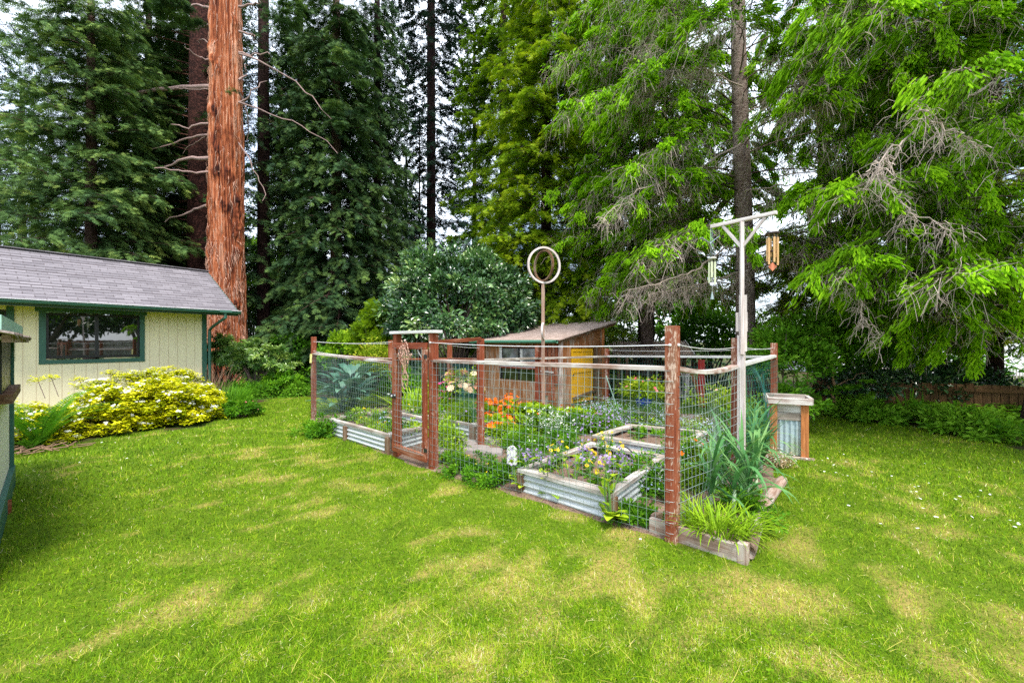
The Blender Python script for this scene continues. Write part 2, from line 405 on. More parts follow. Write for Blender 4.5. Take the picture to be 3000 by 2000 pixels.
def inside(x, y, poly):
    r = np.zeros(np.shape(x), bool); n = len(poly)
    for i in range(n):
        x1, y1 = poly[i]; x2, y2 = poly[(i+1) % n]
        c = ((y1 > y) != (y2 > y)) & (x < (x2-x1)*(y-y1)/((y2-y1) if y2 != y1 else 1e-9)+x1)
        r ^= c
    return r
# lawn outline (beyond it: forest floor)
LAWN = [V(-30, -30), V(-30, 6), V(-9.5, 7.0), V(-7.2, 7.0), V(-6.4, 8.8), V(-7.2, 10.8), V(-6.6, 12.6), V(-4.5, 12.9), V(-2.5, 12.6), V(1, 12.8), V(3.6, 13.4), V(6.5, 11.4), V(7.4, 9.4), V(7.6, 7.6), V(8.2, 6.3), V(10.5, 5.4), V(30, 4), V(30, -30)]
def yellow(x, y):
    n = fbm(x*1.1+3, y*1.1+9, 4); m = fbm(x*.35+40, y*.35, 3); f = fbm(x*5, y*5, 3)
    r = np.hypot(x, y)
    near = np.clip((5.2-r)/3.2, 0, 1)*np.clip((x+3.5)/3.5, .3, 1)
    return np.clip((n-.5)*.75+(m-.5)*.4+(f-.5)*1.5+.24+.28*near, 0, 1)
def edge_soft(x, y):                     # 0 lawn .. 1 forest floor
    xx = x+(fbm(x*1.3, y*1.3, 3)-.5)*1.6; yy = y+(fbm(x*1.3+50, y*1.3+20, 3)-.5)*1.6
    return ~inside(xx, yy, LAWN)

# ground sheet, reaching the horizon
def ground():
    b = MB()
    xs = np.concatenate([[-1500, -400, -120, -60, -34], np.arange(-24, 24.01, .16), [34, 60, 120, 400, 1500]])
    ys = np.concatenate([[-1500, -300, -60, -20, -6], np.arange(-2, 24.01, .16), [30, 44, 80, 160, 500, 2500]])
    X, Y = np.meshgrid(xs, ys)
    Z = (fbm(X*.5, Y*.5, 3)-.5)*.05
    Z[(np.abs(X) > 30) | (Y > 26)] = 0
    fl = edge_soft(X, Y).astype(float); v = yellow(X, Y)
    nx, ny = len(xs), len(ys); i = np.arange(ny-1)[:, None]; j = np.arange(nx-1)[None]
    q = np.stack([i*nx+j, i*nx+j+1, (i+1)*nx+j+1, (i+1)*nx+j], -1).reshape(-1, 4)
    b.add(np.stack([X, Y, Z-.02], -1).reshape(-1, 3), q, a=v.ravel(), b=np.stack([fl, fl, fl], -1).reshape(-1, 3))
    o = b.build('ground', M['ground'], smooth=True); tag(o, 'wide lawn ground turning to dark forest floor under the trees', 'ground', kind='structure')
ground()
def gz(x, y): return (fbm(x*.5, y*.5, 3)-.5)*.05-.02

def soil_sheet():
    b = MB()
    poly = [uv(PC, -.02, -.05), uv(PG2, 0, -.08), uv(PG1, 0, -.08), uv(PL, .05, -.1), uv(PBL, .15, .1), PB2+V(0, .3), PR+V(0, .4), PQ+V(0, .3), V(5.2, 9.2), uv(PE, -.1, .0), LEEK[2]+V(-.15, 0), LEEK[1]+V(-.1, .12)]
    step = .06
    xs = np.arange(-4.8, 5.6, step); ys = np.arange(2.9, 11.4, step)
    X, Y = np.meshgrid(xs, ys)
    wx = X+(fbm(X*3, Y*3, 3)-.5)*.2; wy = Y+(fbm(X*3+30, Y*3, 3)-.5)*.2
    sd = np.full(X.shape, 9.)
    for k in range(len(poly)):
        a_, b_ = poly[k], poly[(k+1) % len(poly)]; e = b_-a_; tt = np.clip(((wx-a_[0])*e[0]+(wy-a_[1])*e[1])/(e@e), 0, 1)
        sd = np.minimum(sd, np.hypot(wx-a_[0]-e[0]*tt, wy-a_[1]-e[1]*tt))
    sd = np.where(inside(wx, wy, poly), sd, -sd); ins = sd > -.12
    Z = gz(X, Y)+np.clip(sd*.45, -.05, .025)+(fbm(X*4, Y*4, 4)-.5)*.04*np.clip(sd*5, 0, 1)-.02
    nx, ny = len(xs), len(ys); i = np.arange(ny-1)[:, None]; j = np.arange(nx-1)[None]
    q = np.stack([i*nx+j, i*nx+j+1, (i+1)*nx+j+1, (i+1)*nx+j], -1).reshape(-1, 4)
    keep = ins.ravel()[q].all(1)
    b.add(np.stack([X, Y, Z+.02], -1).reshape(-1, 3), q[keep])
    tag(b.build('garden_soil', M['soil'], smooth=True), 'bare brown soil of the fenced vegetable garden', 'soil', kind='structure')
    return poly
SOIL = soil_sheet()

# flat paving stones on the garden path
M['stone'] = plain('grey paving stone', (.25, .215, .2), .9, var=.35, scale=8, bumpy=.6)
def stones():
    k = 0
    names = ['flat paving stone nearest the gate on the garden path', 'flat paving stone left of the dark red inner post', 'flat paving stone in front of the short corrugated bed',
             'flat paving stone at the foot of the dark red inner post', 'flat paving stone right of the dark red inner post', 'flat paving stone partly under the green herbs']
    for (px, py, r) in ((1320, 1322, .25), (1362, 1305, .24), (1335, 1284, .27), (1400, 1322, .23), (1455, 1290, .26), (1440, 1330, .2)):
        c = gp(px, py); b = MB(); n = 9; th = np.sort(U(0, 2*PI, n)*.25+np.arange(n)/n*2*PI*.75)
        th = np.arange(n)/n*2*PI; rr = r*U(.8, 1.1, n)
        bot = np.stack([c[0]+rr*np.cos(th), c[1]+rr*np.sin(th), 0*th+.0], -1); top = bot+V(0, 0, .055); top[:, :2] = c[:2]+(top[:, :2]-c[:2])*.94
        b.add(np.concatenate([bot, top, [[c[0], c[1], .056]]]), [[i, (i+1) % n, n+(i+1) % n, n+i] for i in range(n)], [[n+i, n+(i+1) % n, 2*n] for i in range(n)])
        tag(b.build('paving_stone', M['stone']), names[k], 'paving stone', 'flat stones of the garden path'); k += 1
stones()

# ================================================================ garden fence
def wire_panel(name, p0, p1, z0, z1, parent, mat, sx=.075, sz=.085, r=.0017, sag=0., wob=.012, lean=0):
    b = MB(); p0 = V(*p0); p1 = V(*p1); L = np.linalg.norm(p1-p0); d = (p1-p0)/L; nn = V(-d[1], d[0])
    nv = int(L/sx); nh = int((z1-z0)/sz); off = U(0, 9)
    def bulge(s, z): return wob*(vnoise(s*1.6+off, z*2.0+off)-.5)*2*4*np.clip(s/L*(1-s/L)*4, 0, 1)*.9
    def pt(s, z):
        s, z = np.broadcast_arrays(np.asarray(s, float), np.asarray(z, float))
        g = bulge(s, z); zz = z-sag*4*(s/L)*(1-s/L)
        return np.stack([p0[0]+d[0]*s+nn[0]*g, p0[1]+d[1]*s+nn[1]*g, zz+0*s], -1)
    S = (np.arange(nv)+.5)/nv*L; Z = np.linspace(z0, z1, 8)
    P = pt(S[:, None]+.006*np.sin(S[:, None]*7+Z[None]*3), Z[None]); b.tubes(P, r, 3)
    Zs = z0+(np.arange(nh+1))/nh*(z1-z0); S2 = np.linspace(0, L, max(6, int(L/.12)))
    P = pt(S2[None], Zs[:, None]+.006*(vnoise(S2*3+off, S2*0)-.5)[None]); b.tubes(P, r*1.25, 3)
    return b.build(name, mat, parent)
RZ = 1.375; PW = .09
fence = thing('garden_fence', 'red stained post and rail garden fence with wire mesh round the vegetable beds', 'fence', (PC[0], PC[1], 0))
def fpost(p, z1, w=PW, mat='red', label=None, lean=(0, 0)):
    b = MB(); b.beam(V(p[0], p[1], -.3), V(p[0]+lean[0], p[1]+lean[1], z1), w, w, up=V(Vv[0], Vv[1], 0))
    return tag(b.build('fence_post', M[mat], fence, bevel=.004), label)
fpost(PC, 1.735, label='near corner post with peeling red paint', w=.092)
fpost(PL, 1.72, .085); fpost(PBL, 1.655, .085, 'redplain'); fpost(PB2, 1.6, .085, 'redplain'); fpost(PR, 1.54, .085)
fpost(PQ, 1.46, .085); fpost(PM, 1.65, .095); fpost(PE, 1.59, .085); fpost(PI_, 1.66, .085)
pg1 = fpost(PG1, 1.72, .09, 'redplain'); pg2 = fpost(PG2, 1.72, .092)
# gate lintel board
b = MB(); d = nrm(PG2-PG1); a0 = PG1-d*.1; a1 = PG2+d*.1
b.beam(V(*a0, 1.739), V(*a1, 1.739), .14, .038); b.build('lintel', M['white'], fence, bevel=.003)
def rail(p0, p1, z0=RZ, z1=None, mat='rail', off=0, w=.085, h=.04, sag=0., label=None):
    z1 = z0 if z1 is None else z1; p0 = np.asarray(p0, float); p1 = np.asarray(p1, float)
    d = nrm(p1-p0); n = V(-d[1], d[0]); b = MB()
    K = 8 if sag else 1
    for k in range(K):
        s0, s1 = k/K, (k+1)/K
        f = lambda s: V(*(p0+(p1-p0)*s+n*off), z0+(z1-z0)*s-sag*4*s*(1-s))
        q0, q1 = f(s0), f(s1); e = (q1-q0)*.0
        b.beam(q0-e, q1+e, w, h, a=.5)
    return tag(b.build('rail', M[mat], fence, bevel=.003), label)
SO = .045
rail(PC+Uv*.046, PG2-Uv*.046, 1.385, 1.365, w=.09)
rail(PG1+Uv*.046, PL-Uv*.043, 1.31, 1.365, 'rail')
rail(PL+Vv*.04, PBL-Vv*.04, 1.35, 1.19, 'redplain')
rail(PBL, PB2, 1.17, 1.22, 'redplain'); rail(PB2, PI_, 1.22, 1.335, 'railred')
rail(PI_, PR, 1.325, 1.275, 'grey'); rail(PR, PQ, 1.27, 1.27, 'grey'); rail(PQ, PE, 1.275, 1.37, 'white')
rail(PC+Vv*.046, PM-Vv*.047, 1.385, 1.335, 'rail', sag=.045); rail(PM+Vv*.047, PE-Vv*.043, 1.34, 1.385, 'white')
rail(PG2+V(.02, .05), PI_+V(0, -.04), 1.60, 1.655, 'redplain', w=.04, h=.05)
# wire mesh
nF = -Vv*.05     # outside of the posts along the front
nS = V(-Uv[0], -Uv[1])*.05
wire_panel('wire_mesh', PC+nF, PG2+nF, .03, 1.37, fence, M['wire'])
wire_panel('wire_mesh', PG1+nF, PL+nF, .05, 1.31, fence, M['wire'], sag=.01)
wire_panel('wire_mesh', PC+nS, PM+nS, .04, 1.33, fence, M['wire'], sag=.04, wob=.02)
wire_panel('wire_mesh', PM+nS, PE+nS, .04, 1.33, fence, M['greenwire'], sag=.02, wob=.04)
wire_panel('wire_mesh', PL, PBL, .05, 1.2, fence, M['greenwire'], .05, .1, r=.0017)
wire_panel('wire_mesh', PBL, PB2, .05, 1.18, fence, M['greenwire'], .05, .1, r=.0017)
wire_panel('wire_mesh', PB2, PI_, .05, 1.2, fence, M['greenwire'], .05, .1, r=.0017)
wire_panel('wire_mesh', PR, PQ, .05, 1.2, fence, M['greenwire'], .07, .1, r=.0016)
wire_panel('wire_mesh', PQ, PE, .05, 1.25, fence, M['greenwire'], .07, .1, r=.0016)
# staples holding the mesh on the near post
for k in range(15):
    b = MB(); z = .05+k*.088+U(-.008, .008)
    b.tubes(np.array([V(*(PC+nF-Uv*.03), z), V(*(PC-Vv*.062-Uv*.0), z), V(*(PC-Vv*.055+Uv*.03), z)]), .0018, 4)
    b.build('staple', M['wire'], fence)
def tens(p0, z0, p1, z1, r=.0035):
    b = MB(); s = np.linspace(0, 1, 9)[:, None]; P = V(*p0, z0)*(1-s)+V(*p1, z1)*s; P[:, 2] -= .03*4*(s*(1-s))[:, 0]
    b.tubes(P, r, 4)
    for (p, z) in ((p0, z0), (p1, z1)):
        b.lathe(V(*p, z-.012), [(0, 0), (.012, .003), (.014, .012), (.01, .022), (0, .025)], 8)
    b.build('tension_wire', M['tension'], fence)
tens(PL+nF*.4, 1.62, PG1+nF*.4, 1.61); tens(PL+nF*.4, 1.42, PG1+Uv*.05, 1.37); tens(PL+Vv*.04, 1.62, PBL, 1.57)
tens(PG2+nF, 1.60, PC+nF, 1.58); tens(PC+nS, 1.58, PM, 1.55); tens(PM, 1.56, PE, 1.52); tens(PG2, 1.62, PI_, 1.52); tens(PQ, 1.42, PE, 1.5, .003)

# the gate
gd = nrm(PG2-PG1); g0 = PG1+gd*.012-Vv*.075; g1 = PG2-gd*.045-Vv*.075
gate = thing('garden_gate', 'narrow red framed garden gate filled with wire mesh, closed', 'gate', (g1[0], g1[1], 0))
def gbeam(name, p, q, z0, z1, w, h, upd, mat='red'):
    b = MB(); b.beam(V(*p, z0), V(*q, z1), w, h, up=upd); return b.build(name, M[mat], gate, bevel=.003)
gbeam('stile', g0+gd*.04, g0+gd*.04, .10, 1.51, .085, .035, V(*Vv, 0), 'redplain')
gbeam('stile', g1-gd*.04, g1-gd*.04, .09, 1.51, .085, .035, V(*Vv, 0))
gbeam('top_rail', g0+gd*.0, g1-gd*.0, 1.555, 1.555, .035, .085, V(0, 0, 1))
gbeam('bottom_rail', g0-Vv*.004, g1-Vv*.004, .135, .115, .034, .10, V(0, 0, 1), 'redplain')
wire_panel('wire_mesh', g0+gd*.05-Vv*.022, g1-gd*.05-Vv*.022, .15, 1.53, gate, M['wire'], .075, .085, wob=.006)
for (s, e) in ((g0+gd*.1, g0+gd*.2), (g1-gd*.1, g1-gd*.2)):
    b = MB(); b.beam(V(*s, 1.4), V(*e, 1.5), .012, .012); b.build('corner_brace', M['grey'], gate)
# latch: black box, bolt and cord
M['black'] = plain('black plastic', (.02, .02, .025), .35)
lt = MB(); lp = g0+gd*.03-Vv*.03; lt.beam(V(*(lp-gd*.05), .86), V(*(lp+gd*.07), .855), .04, .05)
la = lt.build('latch', M['black'], gate, bevel=.006)
lt = MB(); lt.beam(V(*(lp-gd*.1-Vv*.012), .875), V(*(lp+gd*.09-Vv*.012), .87), .012, .014); lt.lathe(V(*(lp+gd*.02-Vv*.024), .85), [(0, 0), (.012, 0), (.012, .02), (0, .02)], 10)
lt.build('bolt', M['tension'], la)
lt = MB(); s = np.linspace(0, 1, 8)[:, None]; lt.tubes(V(*(lp-gd*.06), .88)*(1-s)+V(*(lp+gd*.0-Vv*.03), 1.13)*s+np.concatenate([.02*np.sin(s*4), 0*s, 0*s], 1), .004, 5)
lt.build('pull_cord', M['wire'], la)
for z in (1.42, .22):
    hb = MB(); hb.beam(V(*(g1-gd*.03-Vv*.02), z), V(*(g1+gd*.035-Vv*.02), z), .006, .05); hb.build('hinge', M['black'], gate)

# metal flower bouquet ornament hanging on the gate
def ornament():
    c2 = (g0+g1)/2-gd*.05-Vv*.035
    t = thing('wall_ornament', 'copper coloured wire vase of scrollwork flowers hanging on the gate mesh', 'ornament', (c2[0], c2[1], .96))
    def P(x, z): return np.stack([c2[0]+gd[0]*np.asarray(x), c2[1]+gd[1]*np.asarray(x), np.asarray(z)+0*np.asarray(x)], -1)
    mc = plain('copper pink metal', (.62, .36, .28), .4, .4)
    b = MB()
    def curve(f, n=16, r=.0035):
        s = np.linspace(0, 1, n); x, z = f(s); b.tubes(P(x, z), r, 4)
    zb = .98
    for sg in (-1, 1):
        curve(lambda s: (sg*(.02+.045*np.sin(s*PI)**.8+.012*s), zb+.23*s))
        curve(lambda s: (sg*(.05+.035*np.cos(s*5.5)), zb+.15+.035*np.sin(s*5.5)+.02*s))
        curve(lambda s: (sg*(.05+.02*np.cos(s*6)), zb+.06+.02*np.sin(s*6)))
    for z, r in ((0, .02), (.23, .04), (.21, .042), (.12, .06)):
        curve(lambda s: (r*np.cos(s*2*PI), zb+z+.006*np.sin(s*2*PI)), r=.004)
    b.build('vase_frame', mc, t)
    b = MB(); st = []
    for k in range(13):
        a = -1+2*k/12; h = .28+.12*rng.random()+(.06 if abs(a) < .5 else 0); s = np.linspace(0, 1, 12)
        x = .02*a+.14*a*s**1.3+.015*np.sin(s*7+k); z = zb+.23+h*s*(1-.25*abs(a)); b.tubes(P(x, z), .003, 4); st.append((x[-1], z[-1]))
        if k % 3 == 0:
            q = np.linspace(0, 1, 16); rr = .035*(1-q*.7); b.tubes(P(x[-3]+rr*np.cos(q*8)*np.sign(a+.01), z[-3]+rr*np.sin(q*8)), .0025, 4)
    b.build('stem', mc, t)
    for (x, z) in st+[(st[i][0]*.6, st[i][1]-.1) for i in range(1, 12, 1)]:
        b = MB(); n = 5
        vv = [P(x, z)-np.append(Vv*.008, 0)]
        for j in range(2*n):
            r = .024 if j % 2 == 0 else .010; an = j/(2*n)*2*PI+x*40
            vv.append(P(x+r*np.cos(an), z+r*np.sin(an)))
        b.add(np.array(vv), None, [[0, 1+j, 1+(j+1) % (2*n)] for j in range(2*n)]); b.build('flower', mc, t)
ornament()
# yellow strip trap / tag on the far left post
b = MB(); p = PL-Vv*.06-Uv*.01
b.add([V(*(p+Uv*.05), 1.36), V(*(p-Uv*.055), 1.36), V(*(p-Uv*.05-Vv*.01), 1.17), V(*(p+Uv*.048-Vv*.01), 1.17), V(*(p+Uv*.05+Vv*.004), 1.36), V(*(p-Uv*.055+Vv*.004), 1.36), V(*(p-Uv*.05-Vv*.006), 1.17), V(*(p+Uv*.048-Vv*.006), 1.17)],
      [[0, 3, 2, 1], [4, 5, 6, 7], [0, 1, 5, 4], [1, 2, 6, 5], [2, 3, 7, 6], [3, 0, 4, 7]])
tag(b.build('insect_trap', plain('pale yellow card', (.72, .66, .25), .5)), 'pale yellow card hanging on the far left fence post', 'card')

# ================================================================ raised beds
def raised_bed(label, L, N, R, B, h, posts=True, mid=None, dark=False):
    """corners on plan: left, near, right, back"""
    cs = [np.asarray(c, float) for c in (L, N, R, B)]; c0 = sum(cs)/4
    t = thing('raised_bed', label, 'raised bed', (c0[0], c0[1], 0), 'raised vegetable beds')
    inn = [c+nrm(c0-c)*.13*1.2 for c in cs]
    for i in range(4):
        a, b_, c, d = cs[i], cs[(i+1) % 4], inn[(i+1) % 4], inn[i]
        m = MB(); g = .0015; e = nrm(b_-a)*g
        ring = [a+e, b_-e, c-e, d+e]; dl = nrm(b_-a); pr = V(-dl[1], dl[0]); o = rng.random(3)*9
        co = [V(*p, z) for z in (h-.04, h+(.002 if i % 2 else 0)) for p in ring]
        bc = [o+V(p@dl, p@pr, z) for z in (0, .04) for p in ring]
        ar = sum(ring[k][0]*ring[(k+1) % 4][1]-ring[(k+1) % 4][0]*ring[k][1] for k in range(4))
        if ar < 0: co = [co[k] for k in (3, 2, 1, 0, 7, 6, 5, 4)]; bc = [bc[k] for k in (3, 2, 1, 0, 7, 6, 5, 4)]
        m.hexa(co, b=bc, a=rng.random()); m.build('top_board', M['grey'], t, bevel=.003)
        # corrugated side
        a2 = a+nrm(c0-a)*.035; b2 = b_+nrm(c0-b_)*.035; out = pr if (pr@((a+b_)/2-c0)) > 0 else -pr
        K = 48; z = np.linspace(-.05, h-.04, K); off = .011*np.sin(z/.068*2*PI)
        m = MB(); nx = 2; co = []
        for (q, zz) in ((a2, z), (b2, z)):
            co.append(np.stack([q[0]+out[0]*off, q[1]+out[1]*off, z], -1))
        co = np.concatenate(co); k = np.arange(K-1)
        m.add(co, np.stack([k, k+K, k+K+1, k+1], -1)); m.build('corrugated_side', M['corr'], t, smooth=True)
    bp = []
    for c in cs:
        m = MB(); q = c+nrm(c0-c)*.055; m.post(q[0], q[1], -.1, h-.041, .085, Vv); m.build('corner_block', M['brownpost'], t, bevel=.003)
    if mid is not None:
        for f in mid:
            q = cs[0]*(1-f)+cs[1]*f; o = nrm(cs[1]-cs[0]); n2 = V(-o[1], o[0]); n2 = n2 if n2@(q-c0) > 0 else -n2; q = q+n2*.0
            m = MB(); m.post(q[0], q[1], -.1, h-.05, .05, Vv, .09); m.build('side_stake', M['brownpost'], t, bevel=.003)
    # soil
    n = 14; s = np.linspace(.0, 1, n); S, T = np.meshgrid(s, s)
    ii = [c+nrm(c0-c)*.06 for c in cs]
    P = (ii[0][None, None]*((1-S)*(1-T))[..., None]+ii[1]*(S*(1-T))[..., None]+ii[2]*(S*T)[..., None]+ii[3]*((1-S)*T)[..., None])
    Z = h-.085+(fbm(P[..., 0]*5, P[..., 1]*5, 4)-.5)*.05
    i = np.arange(n-1)[:, None]; j = np.arange(n-1)[None]
    m = MB(); m.add(np.concatenate([P, Z[..., None]], -1).reshape(-1, 3), np.stack([i*n+j, i*n+j+1, (i+1)*n+j+1, (i+1)*n+j], -1).reshape(-1, 4))
    m.build('bed_soil', M['soil'], t, smooth=True)
    return t, cs
hb = .25
B1 = [gp(*c, hb)[:2] for c in ((1515, 1372), (1795, 1447), (1955, 1333), (1734, 1293))]
bed1 = raised_bed('nearest corrugated raised bed full of yellow and violet flowers', *B1, hb)
B2 = [gp(*c, hb)[:2] for c in ((1734, 1274), (1985, 1316), (2074, 1262), (1843, 1241))]
bed2 = raised_bed('second corrugated raised bed behind the near corner post with mostly bare soil', *B2, hb)
B3 = [gp(964, 1225, .27)[:2], gp(1141, 1273, .27)[:2], gp(1250, 1247, .27)[:2], gp(1066, 1202, .27)[:2]]
bed3 = raised_bed('long corrugated raised bed left of the gate along the fence', *B3, .27, mid=[.32])
n3 = gp(1387, 1244, .27)[:2]; r3 = gp(1475, 1228, .27)[:2]
B4 = [n3+Uv*1.35, n3, r3, r3+Uv*1.35]
bed4 = raised_bed('short corrugated raised bed seen between the gate and inner post', *B4, .27)
n4 = gp(1262, 1224, .27)[:2]; B5 = [n4+Uv*1.3, n4, n4+Vv*.75, n4+Vv*.75+Uv*1.3]
bed5 = raised_bed('low raised bed behind the long one, seen through the gate', *B5, .25)

# timber edging of the leek bed
def edging():
    t = thing('bed_edging', 'weathered grey timber edging round the leeks outside the fence', 'edging', (LEEK[1][0], LEEK[1][1], 0))
    def bm(p, q, w, h, z, mat='timber', name='edge_board'):
        m = MB(); m.beam(V(*p, z), V(*q, z-.006), w, h); m.build(name, M[mat], t, bevel=.006)
    bm(LEEK[0], LEEK[1], .05, .13, .04); bm(LEEK[0]+V(.04, .05), LEEK[0]+Vv*.55+V(.0, .02), .05, .12, .04)
    m = MB(); a, b_ = LEEK[1]+V(.03, .06), LEEK[2]; s = np.linspace(0, 1, 10)[:, None]
    P = V(*a, .035)*(1-s)+V(*b_, .035)*s; P[:, :2] += (V(-Vv[1], Vv[0])*.04)*np.sin(s*PI); m.tubes(P, .055, 8, cap=True)
    m.build('edge_log', M['timber'], t, smooth=True)
    m = MB(); m.post(LEEK[1][0]-.02, LEEK[1][1]+.03, -.1, .12, .07, Vv); m.build('edge_stake', M['timber'], t, bevel=.004)
    m = MB(); n = 16; s = np.linspace(0, 1, n); S, T = np.meshgrid(s, s)
    P = (LEEK[0][None, None]*((1-S)*(1-T))[..., None]+LEEK[1]*(S*(1-T))[..., None]+LEEK[2]*(S*T)[..., None]+LEEK[3]*((1-S)*T)[..., None])
    Z = .055+(fbm(P[..., 0]*6, P[..., 1]*6, 4)-.5)*.06
    i = np.arange(n-1)[:, None]; j = np.arange(n-1)[None]
    m.add(np.concatenate([P, Z[..., None]], -1).reshape(-1, 3), np.stack([i*n+j, i*n+j+1, (i+1)*n+j+1, (i+1)*n+j], -1).reshape(-1, 4)); m.build('bed_soil', M['soil'], t, smooth=True)
edging()

# tall planter box at the fence end
def planter():
    xl, xr = 3.66, 4.08; d = 5.96; dp = .5; z1 = .765
    t = thing('planter_box', 'tall planter box with orange cedar corners and corrugated metal panels', 'planter', ((xl+xr)/2, d+dp/2, 0))
    tw = .1
    A = nrm(V(.46, .89)); S = V(A[1], -A[0])
    o = V((xl+xr)/2, d); hw = .23
    def q(a, b_): return o+S*a+A*b_
    for (a, b_) in ((-hw+.045, .02), (hw-.045, .02), (-hw+.045, dp-.02), (hw-.045, dp-.02)):
        m = MB(); c = q(a, b_); m.beam(V(*c, -.03), V(*c, z1-.03), .09, .04, up=V(*A, 0)); m.build('corner_post', M['orange'], t, bevel=.003)
    for nm, z, mt in (('front_board', z1-.09, 'grey'), ('front_board', z1-.2, 'grey')):
        m = MB(); m.beam(V(*q(-hw+.085, .03), z), V(*q(hw-.085, .03), z), .02, .105); m.build(nm, M[mt], t)
    for (p, r) in ((q(-hw+.08, .035), q(hw-.08, .035)), (q(-hw+.01, .05), q(-hw+.01, dp-.05)), (q(hw-.01, .05), q(hw-.01, dp-.05)), (q(-hw+.08, dp-.03), q(hw-.08, dp-.03))):
        L = np.linalg.norm(r-p); n = int(L/.006); s = np.linspace(0, 1, n); dl = (r-p)/L; pr = V(-dl[1], dl[0]); off = .01*np.sin(s*L/.065*2*PI)
        lo = np.stack([p[0]+dl[0]*s*L+pr[0]*off, p[1]+dl[1]*s*L+pr[1]*off, 0*s+.03], -1); hi = lo.copy(); hi[:, 2] = z1-.12
        k = np.arange(n-1); m = MB(); m.add(np.concatenate([lo, hi]), np.stack([k, k+1, k+1+n, k+n], -1)); m.build('corrugated_panel', M['corrblue'], t, smooth=True)
    e = .035
    rim = [q(-hw-e, -.03), q(hw+e, -.03), q(hw+e, dp+.03), q(-hw-e, dp+.03)]
    for i in range(4):
        a, b_ = rim[i], rim[(i+1) % 4]; dl = nrm(b_-a)
        m = MB(); sh = .022 if i % 2 else 0
        m.beam(V(*(a+dl*(.047 if i % 2 else 0)), z1+.02), V(*(b_-dl*(.047 if i % 2 else 0)), z1+.02), .045, .085); m.build('rim_board', M['grey' if i else 'rail'], t, bevel=.003)
    m = MB(); m.beam(V(*q(-hw-.0, -.02), .005), V(*q(hw+.06, -.02), .005), .06, .03); m.build('base_board', M['timber'], t)
    m = MB(); c4 = [V(*q(-hw+.02, .03), z1-.14), V(*q(hw-.02, .03), z1-.14), V(*q(hw-.02, dp-.03), z1-.14), V(*q(-hw+.02, dp-.03), z1-.14)]
    m.add(c4, [[0, 1, 2, 3]]); m.build('potting_soil', M['soil'], t)
planter()

# ring sculpture on a tall pole
def sculpture():
    px, d = 1591, 8.62; x = (px-1500)/F*d
    t = thing('ring_sculpture', 'spinning wooden ring sculpture on a tall slim pole above the garden', 'sculpture', (x, d, 0))
    m = MB(); m.beam(V(x, d, 0), V(x, d, 2.78), .05, .05, up=V(*Vv, 0)); m.build('pole', M['ringpole'], t, bevel=.003)
    c = V(x+.02, d, 3.16)
    def ring(name, R, rz, w, th, ang, mat, cc):
        K = 64; a = np.arange(K)/K*2*PI; dr = V(math.cos(ang), math.sin(ang), 0); nn = V(-dr[1], dr[0], 0)
        mm = MB(); co = []
        for (ri, o) in ((R+w/2, -th/2), (R+w/2, th/2), (R-w/2, th/2), (R-w/2, -th/2)):
            co.append(cc+dr*(np.cos(a)*ri)[:, None]+V(0, 0, 1)*(np.sin(a)*ri*rz)[:, None]+nn*o)
        co = np.stack(co, 1).reshape(-1, 3); k = np.arange(K)[:, None]; j = np.arange(4)[None]; k2 = (k+1) % K; j2 = (j+1) % 4
        b4 = np.zeros((K, 4, 3)); b4[..., 0] = (a*R)[:, None]; b4[..., 1] = [w/2, w/2, -w/2, -w/2]
        mm.add(co, np.stack([k*4+j, k*4+j2, k2*4+j2, k2*4+j], -1).reshape(-1, 4), b=b4.reshape(-1, 3)); mm.build(name, M[mat], t)
    ring('outer_ring', .335, 1.06, .036, .045, .28, 'pole', c)
    ring('inner_ring', .285, 1.06, .028, .045, -.95, 'brownpost', c+V(-.01, .0, -.01))
    ring('lower_ring', .155, 1.0, .03, .04, 1.35, 'pole', V(x, d-.05, 1.83))
    m = MB(); m.lathe(V(x, d, 2.77), [(0, 0), (.02, 0), (.018, .05), (.008, .07), (0, .07)], 10); m.build('pivot', M['wire'], t)
sculpture()

# T shaped pole with two wind chimes
d0 = 4.68; cx = (2177-1500)/F*d0
def chime_pole():
    t = thing('chime_pole', 'tall pinkish wooden T pole carrying the wind chimes beside the leeks', 'pole', (cx, d0, 0))
    m = MB(); m.beam(V(cx, d0+.035, -.1), V(cx, d0+.035, 1.68), .075, .05, up=V(*Vv, 0)); m.build('lower_post', M['pole'], t, bevel=.003)
    m = MB(); m.beam(V(cx-.012, d0, 1.47), V(cx-.012, d0, 2.92), .038, .038, up=V(.2, 1, 0)); m.build('upper_post', M['pole'], t, bevel=.003)
    for (z0, z1, w, o, nm) in ((1.72, 1.93, .115, .04, 'splice_block'), (1.5, 2.12, .075, .012, 'splice_board')):
        m = MB(); m.beam(V(cx+.005, d0+o, z0), V(cx+.005, d0+o, z1), w, .03, up=V(.2, 1, 0)); m.build(nm, M['pole'], t, bevel=.003)
    a, b_ = at(2081, 664, 4.96), at(2275, 626, 4.42); a[2] = b_[2] = 2.945; a[0] = (2083-1500)/F*a[1]; b_[0] = (2276-1500)/F*b_[1]
    m = MB(); m.beam(a, b_, .04, .038); m.build('crossbar', M['pole'], t, bevel=.003)
    for f, sd in ((.2, a), (.84, b_)):
        e = a*(1-f)+b_*f; e[2] = 2.92; s = V(cx-.012, d0-.0, 2.64)
        m = MB(); m.beam(s, e, .022, .03); m.build('brace', M['pole'], t)
    return a, b_
ca, cb = chime_pole()
